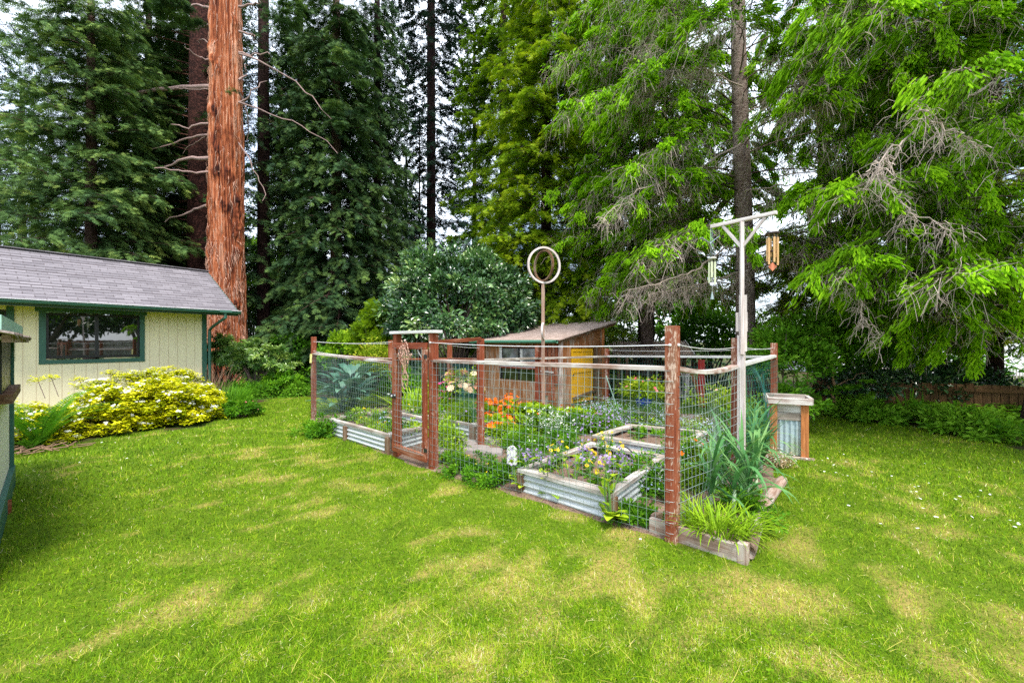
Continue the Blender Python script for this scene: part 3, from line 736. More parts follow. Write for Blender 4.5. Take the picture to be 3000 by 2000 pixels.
def chime(label, c, ztop, zs, rc, tubeL, tr, mat, capmat, n, sail, zsail, strz=.12):
    t = thing('wind_chime', label, 'wind chime', (c[0], c[1], zs), 'wind chimes hanging from the T pole')
    m = MB()
    for k in range(3):
        a = k/3*2*PI; m.tubes(np.array([V(c[0], c[1], ztop), V(c[0]+rc*.7*math.cos(a), c[1]+rc*.7*math.sin(a), zs)]), .002, 4)
    m.build('string', M['wire'], t)
    m = MB(); m.lathe(V(c[0], c[1], zs-.012), [(0, 0), (rc, 0), (rc*1.02, .008), (rc, .016), (0, .02)], 24); m.build('top_disc', capmat, t)
    for k in range(n):
        a = (k+.3)/n*2*PI; x = c[0]+rc*.72*math.cos(a); y = c[1]+rc*.72*math.sin(a); L = tubeL[k % len(tubeL)]
        m = MB(); m.lathe(V(x, y, zs-.05-L), [(tr*.8, 0), (tr, 0), (tr, L), (tr*.8, L)], 12); m.tubes(np.array([V(x, y, zs), V(x, y, zs-.06)]), .0015, 4); m.build('chime_tube', mat, t, smooth=False)
    m = MB(); m.lathe(V(c[0], c[1], zs-.05-max(tubeL)*.5), [(0, 0), (rc*.4, 0), (rc*.4, .015), (0, .015)], 16)
    m.tubes(np.array([V(c[0], c[1], zs), V(c[0], c[1], zsail)]), .0018, 4); m.build('striker', capmat, t)
    m = MB(); s = sail
    if n > 5: m.hexa([V(c[0]+x, c[1]+y, zsail+z) for y in (-.003, .003) for (x, z) in ((0, -s), (s, 0), (0, s), (-s, 0))])
    else: m.lathe(V(c[0], c[1], zsail-.06), [(.0, 0), (.022, 0), (.018, .02), (.006, .08), (0, .09)], 12)
    m.build('sail', plain('copper sail', (.7, .22, .12), .5) if n > 5 else M['wire'], t)
gold = plain('golden tubes', (.66, .38, .16), .35, .4, var=.2); pale = plain('pale greenish tubes', (.66, .68, .45), .35, .3)
ce = cb*.94+ca*.06; chime('wind chime with golden tubes and red diamond sail hanging right of the pole', ce-V(0, 0, 0), 2.92, 2.74, .066, [.2, .19, .24, .28, .26, .29], .011, gold, plain('dark chime disc', (.05, .025, .02), .4), 6, .045, 2.39)
ce = ca*.98+cb*.02; chime('wind chime with pale greenish tubes hanging left of the pole', ce, 2.92, 2.58, .045, [.15, .22, .24, .18, .26], .011, pale, M['white'], 5, .02, 2.16)
# metal bird above the left chime
b = MB(); c = ca+V(.0, 0, -.16)
for (p, q, w_) in ((V(-.12, 0, .03), V(0, .02, -.03), .05), (V(0, .02, -.03), V(.09, -.02, .05), .045), (V(0, .02, -.03), V(.03, 0, -.1), .04)):
    b.beam(c+p, c+q, w_, .008, taper=.4)
b.tubes(np.array([c+V(0, .02, -.03), c+V(0, 0, .16)]), .002, 4)
tag(b.build('metal_bird', plain('brushed steel', (.55, .6, .65), .3, .7)), 'small brushed metal bird ornament above the pale wind chime', 'ornament')

# painted garden plaque
def plaque():
    c = gp(1500, 1420); c = V(c[0], c[1]+.05, 0); 
    t = thing('garden_plaque', 'rounded white plaque painted with purple flowers standing in the herbs', 'plaque', c)
    n = 14; w_, h0, h1 = .06, .22, .43; A = V(.9, -.45, 0)/1.006; pts = [(-w_, h0), (w_, h0)]+[(w_*math.cos(a), h1-w_+w_*math.sin(a)*1.0) for a in np.linspace(0, PI, n)]
    m = MB(); N = len(pts); o = V(.45, .9, 0)/1.006*.012
    fr = [c+A*x+V(0, 0, z)-o for x, z in pts]; bk = [c+A*x+V(0, 0, z)+o for x, z in pts]; cen = c+V(0, 0, .32)
    m.add(np.array(fr+bk+[cen-o, cen+o]), [[i, N+i, N+(i+1) % N, (i+1) % N] for i in range(N)], [[i, (i+1) % N, 2*N] for i in range(N)]+[[N+(i+1) % N, N+i, 2*N+1] for i in range(N)])
    tt = NT('painted flowers'); oo = tt.n('ShaderNodeTexCoord').outputs['Object']
    vo = tt.n('ShaderNodeTexVoronoi'); vo.inputs['Scale'].default_value = 42; tt.l(oo, vo.inputs['Vector'])
    cc = tt.ramp(vo.outputs['Distance'], [(.25, (.28, .16, .5)), (.38, (.45, .3, .6)), (.42, (.8, .8, .72))])
    vg = tt.noise(oo, 30, 2); cc = tt.mix(tt.ramp(vg, [(.56, (0, 0, 0)), (.6, (1, 1, 1))]), cc, (.2, .32, .08)); tt.pr(cc, .35)
    m.build('tablet', tt.m, t)
    m = MB(); m.tubes(np.array([c+V(0, 0, -.05), c+V(0, 0, .23)]), .008, 6); m.build('stake', M['wire'], t)
plaque()

# ================================================================ garden shed
C0 = V(1.16, 10.2)
def shed():
    t = thing('garden_shed', 'small cedar garden shed with a single pitch shingle roof and yellow door', 'shed', (C0[0], C0[1], 0))
    cedar = wood_mat('shed cedar boards', (.09, .03, .01), (.34, .12, .038), (.58, .28, .11), grey=(.42, .33, .26), greyamt=.1)
    q = lambda a, b_: C0+Uv*a+Vv*b_
    L, W = 2.62, 1.9
    # walls built of vertical boards
    def wall(p0, p1, zt, name, hole=None, bw=.115, out=1):
        Lw = np.linalg.norm(p1-p0); dl = (p1-p0)/Lw; n = int(Lw/bw); m = MB(); nn = V(dl[1], -dl[0])*out
        for k in range(n):
            s0, s1 = k/n*Lw, (k+1)/n*Lw-.006; c = (s0+s1)/2; z1 = zt(c)
            segs = [(-.05, z1)]
            if hole and c > hole[0] and c < hole[1]: segs = [(-.05, hole[2]), (hole[3], z1)]
            for (za, zb) in segs:
                if zb-za < .03: continue
                o = nn*(.004 if k % 2 else 0)
                m.beam(V(*(p0+dl*c+o), za), V(*(p0+dl*c+o), zb), .02, s1-s0, up=V(*dl, 0))
        m.build(name, cedar, t)
    zt = lambda b_: 1.655+b_*.205
    wl = (.72, 1.98, .95, 1.47)
    wall(q(0, 0), q(L, 0), lambda s: 1.645, 'front_wall', hole=(wl[0], wl[1], .62, wl[3]), out=-1)
    wall(q(0, W), q(0, 0), lambda s: zt(W-s)-.02, 'door_wall', hole=(W-1.52, W-.36, .05, 1.46), out=-1)
    wall(q(L, 0), q(L, W), lambda s: zt(s)-.02, 'end_wall', out=-1); wall(q(L, W), q(0, W), lambda s: zt(W)-.02, 'back_wall', out=-1)
    m = MB(); m.post(*q(-.01, -.01), -.05, 1.64, .075, Vv); m.build('corner_trim', M['rail'], t, bevel=.003)
    m = MB(); m.post(*q(L, 0), -.05, 1.64, .08, Vv); m.build('corner_trim', cedar, t)
    # inner dark liner and floor so nothing shows through
    # window upper + lower
    glass = NT('shed glass'); go = glass.n('ShaderNodeTexCoord').outputs['Object']
    glass.pr(glass.ramp(glass.noise(go, 3, 3), [(.35, (.05, .055, .05)), (.7, (.3, .31, .34))]), .08, spec=.9)
    dk = NT('dark lower glass'); do = dk.n('ShaderNodeTexCoord').outputs['Object']; dk.pr(dk.ramp(dk.noise(do, 4, 3), [(.35, (.01, .012, .006)), (.7, (.05, .06, .02))]), .08, spec=.8)
    wt = MB(); o = -Vv*.02
    def wrect(nm, a0, a1, z0, z1, mat, off, parent, th=.01):
        m = MB(); c = (z0+z1)/2; m.beam(V(*(q(a0, 0)-Vv*off), c), V(*(q(a1, 0)-Vv*off), c), th, z1-z0); return m.build(nm, mat, parent)
    fr = wrect('window', wl[0]-.0, wl[1]+.0, .62, 1.47, M['black'], -.02, t, .02)
    wrect('pane', 1.36, 1.9, 1.0, 1.44, glass.m, .0, fr); wrect('pane', .76, 1.3, 1.0, 1.44, glass.m, .0, fr)
    wrect('pane', 1.36, 1.92, .6, .9, dk.m, .0, fr); wrect('pane', .74, 1.3, .6, .9, dk.m, .0, fr)
    wrect('sill', .68, 2.02, .925, .965, M['red'], .03, fr, .05)
    wrect('frame', 1.93, 2.02, .93, 1.5, M['white'], .018, fr, .02); wrect('frame', .7, 2.02, .965, .985, M['white'], .018, fr, .02)
    wrect('frame', .7, 2.02, 1.465, 1.49, M['redplain'], .018, fr, .02)
    cu = wrect('curtain', 1.2, 1.28, 1.0, 1.43, M['white'], .012, fr, .004)
    # odd boards on the right end of the front wall
    for k, (a0, z0, z1) in enumerate(((.1, .6, 1.6), (.2, .2, 1.58), (.3, .2, 1.6), (.42, .3, 1.59), (.55, .2, 1.6))):
        m = MB(); m.beam(V(*(q(a0, 0)-Vv*.028), z0), V(*(q(a0, 0)-Vv*.028), z1), .015, .085, up=V(*Uv, 0)); m.build('board', M['red' if k % 2 else 'redplain'], t)
    m = MB(); m.beam(V(*(q(.18, 0)-Vv*.045), .88), V(*(q(.66, 0)-Vv*.045), .9), .03, .035); m.build('shelf', M['rail'], t)
    # door on the side wall
    yel = NT('yellow door'); yo = yel.attr('bc').outputs['Vector']; yn = yel.noise(yel.mapping(yo, (3, 40, 40)), 1, 4)
    yel.pr(yel.mix(yn, (.55, .27, .004), (.80, .46, .012)), .5)
    def drect(nm, b0, b1, z0, z1, mat, off, parent, th=.03, hz=True):
        m = MB(); cb_ = (b0+b1)/2
        m.beam(V(*(q(0, cb_)-Uv*off), z0), V(*(q(0, cb_)-Uv*off), z1), th, b1-b0, up=V(*Vv, 0)); return m.build(nm, mat, parent, bevel=.002)
    dr = drect('door', .42, 1.4, .1, 1.44, yel.m, .0, t)
    drect('door_stile', .42, .5, .1, 1.44, yel.m, .02, dr, .015); drect('door_stile', 1.32, 1.4, .1, 1.44, yel.m, .02, dr, .015); drect('door_stile', .88, .93, .9, 1.36, yel.m, .019, dr, .012)
    drect('door_rail', .5, 1.32, 1.37, 1.44, yel.m, .02, dr, .014); drect('door_rail', .5, 1.32, .84, .9, yel.m, .02, dr, .014)
    m = MB(); m.lathe(V(*(q(0, .47)-Uv*.05), .78), [(0, 0), (.02, .004), (.02, .03), (0, .034)], 10); m.build('door_handle', M['black'], dr)
    drect('door_trim', .24, .38, .0, 1.52, cedar, .025, t, .02); drect('door_trim', 1.46, 1.62, .0, 1.52, M['brownpost'], .025, t, .02)
    m = MB(); m.beam(V(*(q(-.04, .45)), .22), V(*(q(-.04, 1.5)), .34), .03, .06); m.build('door_bar', M['brownpost'], t)
    # roof: low eave over the window wall, high at the back
    rt = thing_part = MB()
    e0, e1 = q(-.12, -.22), q(L+.3, -.22)
    lo = 1.655; pitch = (2.21-1.655)/2.88
    rows = 15; D = 2.88; sh = wood_mat('roof shingles', (.2, .14, .11), (.4, .3, .26), (.56, .46, .4), rough=.9)
    for k in range(rows):
        b0 = -.22+k*D/rows; b1 = b0+D/rows+.05; z0 = lo+(b0+.22)*pitch+.012; z1 = lo+(b1+.22)*pitch
        nseg = 26
        for j in range(nseg):
            a0 = -.12+(L+.42)*j/nseg; a1 = -.12+(L+.42)*(j+1)/nseg-.004; jj = U(-.012, .012)
            P = [V(*q(a0, b0+jj), z0), V(*q(a1, b0+jj), z0), V(*q(a1, b1), z1), V(*q(a0, b1), z1)]
            P = [p+V(0, 0, -.02) for p in P]+P; o3 = rng.random(3)*9
            bb = [o3+V(s*.2, r*.1, 0) for _ in (0, 1) for (r, s) in ((0, 0), (1, 0), (1, 1), (0, 1))]
            if (P[1]-P[0])[0]*(P[3]-P[0])[1]-(P[1]-P[0])[1]*(P[3]-P[0])[0] < 0: P = [P[i] for i in (3, 2, 1, 0, 7, 6, 5, 4)]
            rt.hexa(P, b=bb, a=rng.random())
    ro = rt.build('roof', sh, t)
    m = MB(); b0 = -.2; b1 = D-.27
    P = [V(*q(-.1, b0), lo+.0), V(*q(L+.28, b0), lo+.0), V(*q(L+.28, b1), lo+(b1-b0)*pitch), V(*q(-.1, b1), lo+(b1-b0)*pitch)]
    P = [p-V(0, 0, .045) for p in P]+[p-V(0, 0, .02) for p in P]; P = [P[i] for i in (3, 2, 1, 0, 7, 6, 5, 4)]
    m.hexa(P); m.build('roof_deck', M['brownpost'], ro)
    gm = plain('green gutter', (.045, .16, .1), .4)
    m = MB(); g_ = np.linspace(0, 1, 20)[:, None]; P = V(*q(-.1, -.27), lo-.035)*(1-g_)+V(*q(L+.32, -.27), lo-.035)*g_; m.tubes(P, .042, 10, cap=True); gu = m.build('gutter', gm, t, smooth=True)
    p = V(*q(L+.2, -.27), lo-.06); m = MB(); m.tubes(np.array([p, p+V(0, 0, -.08), p+V(.1, .1, -.16), p+V(.14, .14, -.3)]), .028, 8); m.build('downspout', gm, gu)
    m = MB(); b_s = np.array([0, 1.0])
    m.beam(V(*q(-.03, -.1), zt(-.1)-.03), V(*q(-.03, 2.55), zt(2.55)-.06), .03, .05); m.build('barge_board', cedar, t)
    m = MB(); m.post(*q(-.03, W), 0, zt(W)-.03, .05, Vv); m.build('corner_trim', M['orange'], t)
shed()

# ================================================================ open lean-to wood store
def leanto():
    c = at(1900, 1003, 13.4)
    t = thing('wood_store', 'low open wood store with a rusty corrugated roof behind the garden', 'wood store', (c[0], c[1], 0))
    a0, a1 = at(1782, 0, 13.2)[0], at(2012, 0, 13.2)[0]
    n = 420; s = np.linspace(0, 1, n); x = a0+(a1-a0)*s; off = .022*np.sin(s*(a1-a0)/.076*2*PI)
    lo = np.stack([x, 12.7+0*s, 1.24+off], -1); hi = np.stack([x+.42, 14.4+0*s, 1.64+off], -1)
    k = np.arange(n-1); m = MB(); m.add(np.concatenate([lo, hi]), np.stack([k, k+1, k+1+n, k+n], -1)); m.build('roof', M['rustroof'], t, smooth=True)
    m = MB(); m.beam(lo[-1]+V(.02, 0, .03), hi[-1]+V(.02, 0, .03), .03, .04); m.build('roof_edge', M['white'], t)
    for (px, d) in ((1812, 12.8), (1836, 12.8), (1960, 12.8), (1992, 12.8), (1860, 14.2), (1935, 14.2), (2005, 14.2)):
        m = MB(); x = (px-1500)/F*d; m.post(x, d, 0, 1.2 if d < 13 else 1.55, .09, V(0, 1)); m.build('post', M['brownpost'], t)
    m = MB(); m.beam(V(a0, 12.85, 1.2), V(a1, 12.85, 1.2), .06, .08); m.beam(V(a0+.3, 14.3, 1.52), V(a1+.4, 14.3, 1.52), .06, .1); m.build('roof_beam', M['brownpost'], t)
    m = MB()
    for k in range(16): xx = a0+.4+k*.16; m.beam(V(xx, 14.5, 0), V(xx, 14.5, 1.0), .02, .14, up=V(1, 0, 0))
    m.build('back_wall', M['brownpost'], t)
    # planks leaning in front, each its own thing
    lab = ['grey plank leaning furthest left against the wood store', 'wide grey plank leaning in the wood store, top tilted left', 'pale orange plank leaning at the right of the wood store', 'narrow brown plank standing upright in the wood store', 'short pale plank leaning behind the others in the wood store']
    for k, (px, ty, lean, w_, mat) in enumerate(((1985, 1085, .1, .14, 'grey'), (2010, 1082, .28, .17, 'grey'), (2042, 1100, .12, .1, 'orange'), (2028, 1110, .02, .1, 'brownpost'), (2030, 1095, -.2, .1, 'pole'))):
        d = 12.3-.12*k; x = (px-1500)/F*d; zt = CAMZ-(ty-HOR)/F*d
        m = MB(); m.beam(V(x+lean, d, 0), V(x, d+.35, zt), .03, w_, up=V(1, 0, 0)); tag(m.build('plank', M[mat]), lab[k], 'plank', 'planks leaning at the wood store')
    m = MB(); d = 10.7; x = (2055-1500)/F*d; m.post(x, d, 0, CAMZ-(1054-HOR)/F*d, .12, V(0, 1)); tag(m.build('marker_post', plain('bright red paint', (.52, .035, .03), .6, var=.3)), 'bright red painted post standing alone behind the garden', 'post')
leanto()
# blue pot
c = gp(1887, 1196); b = MB(); d = 10.6; c = V((1887-1500)/F*d, d, 0)
b.lathe(c, [(0, 0), (.16, 0), (.2, .12), (.24, .34), (.26, .36), (.26, .4), (.22, .4), (.19, .3), (0, .3)], 24)
tag(b.build('blue_pot', plain('glossy cobalt glaze', (.01, .03, .5), .15, var=.1), smooth=True), 'glossy cobalt blue flower pot behind the leafy bush', 'flower pot')
b = MB(); p0 = gp(1775, 1235); b.tubes(np.array([V(2.15, 8.6, .2), V(1.83, 8.3, .95)]), .01, 6, cap=True)
tag(b.build('garden_stake', plain('pale green stake', (.45, .7, .62), .4)), 'pale green garden stake leaning in the flowers before the shed', 'stake')

# ================================================================ house
Hd = nrm(V(.562, .827)); Hn = V(Hd[1], -Hd[0])
HC = V(-8.93, 12.33)
def house():
    t = thing('house', 'cream panelled house with green trim and grey shingle roof behind the golden shrub', 'house', (HC[0], HC[1], 0))
    q = lambda a, o=0: HC-Hd*a+Hn*o
    wt = NT('cream grooved siding'); bc = wt.attr('bc').outputs['Vector']; sx = wt.n('ShaderNodeSeparateXYZ'); wt.l(bc, sx.inputs[0])
    ms = wt.math('MODULO', sx.outputs[0], .2025); gr = wt.math('LESS_THAN', ms, .014)
    n = wt.noise(bc, 60, 4); n2 = wt.noise(bc, 1.5, 4)
    cc = wt.mix(n2, (.86, .75, .46), (.90, .81, .56)); cc = wt.mix(gr, cc, (.66, .54, .34)); cc = wt.mix(wt.ramp(wt.noise(wt.mapping(bc, (3, .7, 1)), 1.2, 5, .7), [(.5, (0, 0, 0)), (.85, (.5, .5, .5))]), cc, (.62, .52, .34))
    wt.pr(cc, .8, wt.bump(wt.math('SUBTRACT', wt.math('MULTIPLY', n, .02), gr), .4, .004))
    def wrect(a0, a1, z0, z1, mat, off, name, parent, th=.02):
        m = MB(); P = []
        for o in (off, off+th):
            P.append([V(*q(a1, o), z0), V(*q(a0, o), z0), V(*q(a0, o), z1), V(*q(a1, o), z1)])
        co = P[0]+P[1]; bb = [V(a, z, 0) for _ in (0, 1) for (a, z) in ((a1, z0), (a0, z0), (a0, z1), (a1, z1))]
        m.add(co, [[0, 3, 2, 1], [4, 5, 6, 7], [0, 1, 5, 4], [1, 2, 6, 5], [2, 3, 7, 6], [3, 0, 4, 7]], b=bb); return m.build(name, mat, parent)
    def a_at(px):   # distance along the wall for a picture column
        k = (px-1500)/F; return (HC[0]-k*HC[1])/(Hd[0]-k*Hd[1])
    ze = 2.52
    def zw(px, py):
        a = a_at(px); d = q(a)[1]; return CAMZ-(py-HOR)/F*d
    wa1, wa0 = a_at(126), a_at(414)      # window outer (trim mid)
    z0 = zw(422, 1048); z1 = zw(422, 924)
    AL = 14
    wrect(0, wa0, 0, ze, wt.m, 0, 'wall', t); wrect(wa1, AL, 0, ze, wt.m, 0, 'wall', t)
    wrect(wa0, wa1, 0, z0, wt.m, 0, 'wall', t); wrect(wa0, wa1, z1, ze, wt.m, 0, 'wall', t)
    green = plain('green trim paint', (.035, .12, .085), .5, var=.2, scale=6)
    gdark = plain('dark green trim', (.03, .075, .045), .5)
    # gable end wall and back
    m = MB(); e = HC+Hd*.0; bk = HC-Hn*2.58
    m.add([V(*HC, 0), V(*bk, 0), V(*bk, 2.9), V(*(HC-Hn*1.29), 3.74), V(*HC, 2.9)], [[0, 1, 2, 4]], [[4, 2, 3]]); m.build('gable_wall', wt.m, t)
    m = MB(); m.beam(V(*q(-.02, .035), 0), V(*q(-.02, .035), ze), .11, .05, up=V(*Hn, 0)); m.build('corner_board', green, t)
    # window
    fr = wrect(wa0+.03, wa1-.03, z0+.03, z1-.03, plain('black window frame', (.012, .012, .014), .4), -.03, 'window', t)
    gl = NT('window glass'); gl.pr((.012, .016, .012), .015, spec=1.0); pb = [x for x in gl.t.nodes if x.type == 'BSDF_PRINCIPLED'][0]; pb.inputs['IOR'].default_value = 1.9
    mid = (wa0+wa1)/2-.02
    wrect(mid+.03, wa1-.09, z0+.1, z1-.08, gl.m, -.012, 'pane', fr, .004); wrect(wa0+.08, mid-.03, z0+.09, z1-.08, gl.m, -.012, 'pane', fr, .006)
    wrect(mid-.035, mid+.03, z0+.04, z1-.04, M['black'], -.01, 'mullion', fr, .014)
    tw = .1
    wrect(wa0-.06, wa0+.04, z0-.0, z1, green, .021, 'trim', fr, .025); wrect(wa1-.04, wa1+.07, z0, z1, green, .021, 'trim', fr, .025)
    wrect(wa0-.06, wa1+.07, z0-.09, z0, green, .021, 'trim', fr, .026); wrect(wa0-.1, wa1+.13, z1, z1+.09, green, .021, 'trim', fr, .04)
    # second window edge at the picture's left border
    b0 = a_at(22); f2 = wrect(b0, b0+1.2, z0+.1, z1, M['black'], .005, 'window', t, .018); wrect(b0-.09, b0+.02, z0, z1+.08, green, .021, 'trim', f2, .025); wrect(b0+.05, b0+1.1, z0+.1, z1-.05, gl.m, .024, 'pane', f2, .004)
    # roof
    E1 = V(-7.93, 12.38)+V(0, 0); ezr = 2.50; w_ = 2.09; rise = 1.335
    ea = lambda a, s: E1-Hd*a-Hn*(w_*s)
    rm = NT('asphalt shingles'); bc = rm.attr('bc').outputs['Vector']
    br = rm.n('ShaderNodeTexBrick', offset=.5); br.inputs['Scale'].default_value = 1.0; br.inputs['Brick Width'].default_value = .33; br.inputs['Row Height'].default_value = .115
    br.inputs['Mortar Size'].default_value = .009; br.inputs['Color1'].default_value = (.12, .11, .125, 1); br.inputs['Color2'].default_value = (.29, .27, .295, 1); br.inputs['Mortar'].default_value = (.06, .045, .05, 1); br.inputs['Bias'].default_value = -.1
    rm.l(bc, br.inputs['Vector'])
    nn_ = rm.noise(bc, 120, 3); n3_ = rm.noise(rm.mapping(bc, (1.2, 9, 1)), 1.3, 4)
    cc = rm.mix(rm.math('MULTIPLY', n3_, .8), br.outputs['Color'], (.22, .20, .22)); cc = rm.mix(.25, cc, rm.mix(nn_, (.05, .05, .05), (1, .95, 1)), 'MULTIPLY')
    cc = rm.mix(rm.ramp(rm.noise(bc, 14, 3, .8), [(.72, (0, 0, 0)), (.76, (1, 1, 1))]), cc, (.3, .12, .05))
    rm.pr(cc, .9, rm.bump(rm.math('ADD', br.outputs['Fac'], nn_), .4, .006))
    AR = 15.; rows = 18; m = MB(); sl = math.hypot(w_, rise)
    for side in (1, -1):
        for k in range(rows):
            s0, s1 = k/rows, (k+1)/rows+.006; zz0 = ezr+rise*s0+.018; zz1 = ezr+rise*s1
            def P(a, s, z):
                c = ea(a, s)
                if side < 0: r = ea(a, 1.); c = r-(c-r)
                return V(*c, z)
            segs = 1
            co = [P(0, s0, zz0), P(AR, s0, zz0), P(AR, s1, zz1), P(0, s1, zz1)]; co = [c-V(0, 0, .02) for c in co]+co
            bb = [V(a, s*sl, 0) for _ in (0, 1) for (a, s) in ((0, s0), (AR, s0), (AR, s1), (0, s1))]
            if side > 0: ix = (3, 2, 1, 0, 7, 6, 5, 4)
            else: ix = range(8)
            m.hexa([co[i] for i in ix], b=[bb[i] for i in ix])
    ro = m.build('roof', rm.m, t)
    m = MB(); m.beam(V(*ea(-.02, 1), ezr+rise+.03), V(*ea(AR, 1), ezr+rise+.03), .16, .02); m.build('ridge_cap', rm.m, ro)
    # soffit, fascia, gutter
    m = MB(); m.add([V(*ea(0, 0), ezr-.02), V(*ea(AR, 0), ezr-.02), V(*(q(AR-.6, -.1)), ze-.0), V(*(q(-.6, -.1)), ze-.0)], [[0, 1, 2, 3]]); m.build('soffit', plain('pale soffit', (.6, .55, .3), .7), ro)
    m = MB(); m.beam(V(*ea(-.0, .012), ezr-.07), V(*ea(AR, .012), ezr-.07), .03, .13); m.build('fascia', gdark, t)
    m = MB(); g_ = V(Hn[0], Hn[1], 0)
    K = 9; th = np.linspace(PI, 2*PI, K); prof = [(.055*math.cos(a)+.07, .06*math.sin(a)-.03) for a in th]+[(.125, -.02), (.135, -.012)]
    co = []
    for a in (-.02, AR): co += [V(*ea(a, 0), ezr)+g_*x+V(0, 0, z) for x, z in prof]
    n = len(prof); k = np.arange(n-1); m.add(np.array(co), np.stack([k, k+1, k+1+n, k+n], -1)); gu = m.build('gutter', green, t, smooth=True)
    m = MB(); m.beam(V(*ea(-.03, 0), ezr+.004)+g_*.05, V(*ea(AR, 0), ezr+.004)+g_*.05, .14, .012); m.build('drip_edge', plain('white drip edge', (.8, .8, .82), .4), ro)
    # rake board along the gable
    m = MB(); m.beam(V(*ea(.02, 0), ezr-.06), V(*ea(.02, 1), ezr+rise-.06), .03, .12); m.beam(V(*ea(.02, 2), ezr-.06), V(*ea(.02, 1), ezr+rise-.06), .03, .12); m.build('rake_board', gdark, t)
    m = MB(); p = V(*ea(.75, 0), ezr-.07)+g_*.05; w0 = V(*q(-.14, .07), 1.95)
    p0 = V(*(q(-.2, .95)), ezr-.07)
    pts = np.array([p0, p0-V(0, 0, .13), w0*.85+p0*.15+V(0, 0, .02), w0, V(w0[0], w0[1], 1.2), V(w0[0], w0[1], 0)])
    m.tubes(pts, .04, 8); m.build('downspout', green, gu)
    m = MB(); m.beam(p0+V(-.1, -.1, .04), p0+V(.1, .1, .04), .12, .06); m.build('outlet', green, gu)
house()

# ================================================================ small outbuilding at the left border
def outb():
    c = V(-5.72, 4.86)
    t = thing('outbuilding', 'small cream outbuilding with green trim and curled shingles at the left border', 'outbuilding', (c[0], c[1], 0))
    dl = nrm(V(.734, -.679)); nn = V(dl[1]*-1, dl[0]); nn = Vv
    cream = plain('cream stucco wall', (.74, .72, .62), .85, var=.08, scale=50); green = plain('green edge trim', (.03, .12, .09), .5)
    lgreen = plain('pale green fascia', (.3, .5, .4), .5)
    def rect(s0, s1, z0, z1, mat, off, name, par, th=.02):
        m = MB(); P = []
        for o in (off, off+th): P += [V(*(c+dl*s0+nn*o), z0), V(*(c+dl*s1+nn*o), z0), V(*(c+dl*s1+nn*o), z1), V(*(c+dl*s0+nn*o), z1)]
        m.add(P, [[0, 1, 2, 3], [4, 7, 6, 5], [0, 4, 5, 1], [1, 5, 6, 2], [2, 6, 7, 3], [3, 7, 4, 0]]); return m.build(name, mat, par)
    rect(0, 3.2, .0, 1.72, cream, -.1, 'wall', t, .1)
    rect(-.02, .1, .0, 1.7, green, .003, 'corner_board', t, .03); rect(.0, 3.2, -.02, .2, green, .003, 'skirt_board', t, .04)
    rect(-.02, 0, .0, 1.7, green, -1.4, 'end_wall', t, 1.4)
    w_ = rect(.35, 1.6, 1.14, 1.66, M['black'], .002, 'window', t, .02); rect(.3, 1.7, 1.06, 1.14, M['brownpost'], .0, 'sill', w_, .09); rect(.27, .35, 1.14, 1.7, green, .003, 'trim', w_, .04)
    m = MB(); rng2 = np.random.default_rng(4)
    for k in range(7):
        for j in range(12):
            o0 = .16-k*.16; o1 = o0-.2; s0 = -.22+j*.3; s1 = s0+.285; z0 = 1.66+k*.065+.01*rng2.random(); z1 = z0+.05; cu = .05*rng2.random() if (j == 0 or k == 0) else 0
            P = [V(*(c+dl*s0+nn*o0), z0-cu), V(*(c+dl*s1+nn*o0), z0), V(*(c+dl*s1+nn*o1), z1), V(*(c+dl*s0+nn*o1), z1-cu*.4)]
            P = [p-V(0, 0, .014) for p in P]+P; m.hexa(P, a=rng2.random())
    ro = m.build('roof', wood_mat('curled grey shakes', (.1, .07, .06), (.28, .21, .2), (.5, .42, .4)), t)
    rect(-.15, 3.2, 1.6, 1.65, M['timber'], .1, 'eave_board', ro, .04); rect(.1, 3.2, 1.66, 1.78, lgreen, .08, 'fascia', ro, .02); rect(-.15, 3.2, 1.62, 1.64, M['grey'], -.1, 'soffit', ro, .2)
    m = MB(); 
    a, b_ = gp(0, 1640), gp(30, 1497); b2 = MB(); b2.beam(V(b_[0]-.02, b_[1], .03), V(a[0]-.35, a[1]-.3, .03), .05, .16)
    tag(b2.build('edging_board', M['redplain'], bevel=.003), 'reddish board on edge in the grass by the outbuilding', 'board')
outb()

# ================================================================ low plank fence and the neighbour's house on the right
def plank_fence(name, pts, z1, lab, mat, cat='fence', pw=.14, zb=-.05):
    t = thing(name, lab, cat, (*pts[0], 0)); m = MB(); r = np.random.default_rng(11)
    for (p, q) in zip(pts[:-1], pts[1:]):
        p = V(*p); q = V(*q); L = np.linalg.norm(q-p); n = int(L/(pw+.01)); d = (q-p)/L
        for k in range(n):
            c = p+d*(k+.5)*L/n; m.beam(V(*c, zb), V(*c, z1+r.uniform(-.03, .03)), .02, pw, up=V(*d, 0))
    m.build('fence_boards', mat, t)
    m = MB()
    for (p, q) in zip(pts[:-1], pts[1:]):
        nn = nrm(V(q[1]-p[1], p[0]-q[0]))*.03
        m.beam(V(p[0]+nn[0], p[1]+nn[1], z1-.12), V(q[0]+nn[0], q[1]+nn[1], z1-.12), .04, .08)
    m.build('fence_rail', mat, t); return t
M['dkfence'] = wood_mat('dark cedar fence', (.05, .025, .01), (.16, .08, .03), (.3, .16, .07))
plank_fence('plank_fence', [(7.2, 10.6), (10.0, 9.6), (14.5, 8.2)], .66, 'low dark cedar plank fence behind the shrubs on the right', M['dkfence'])
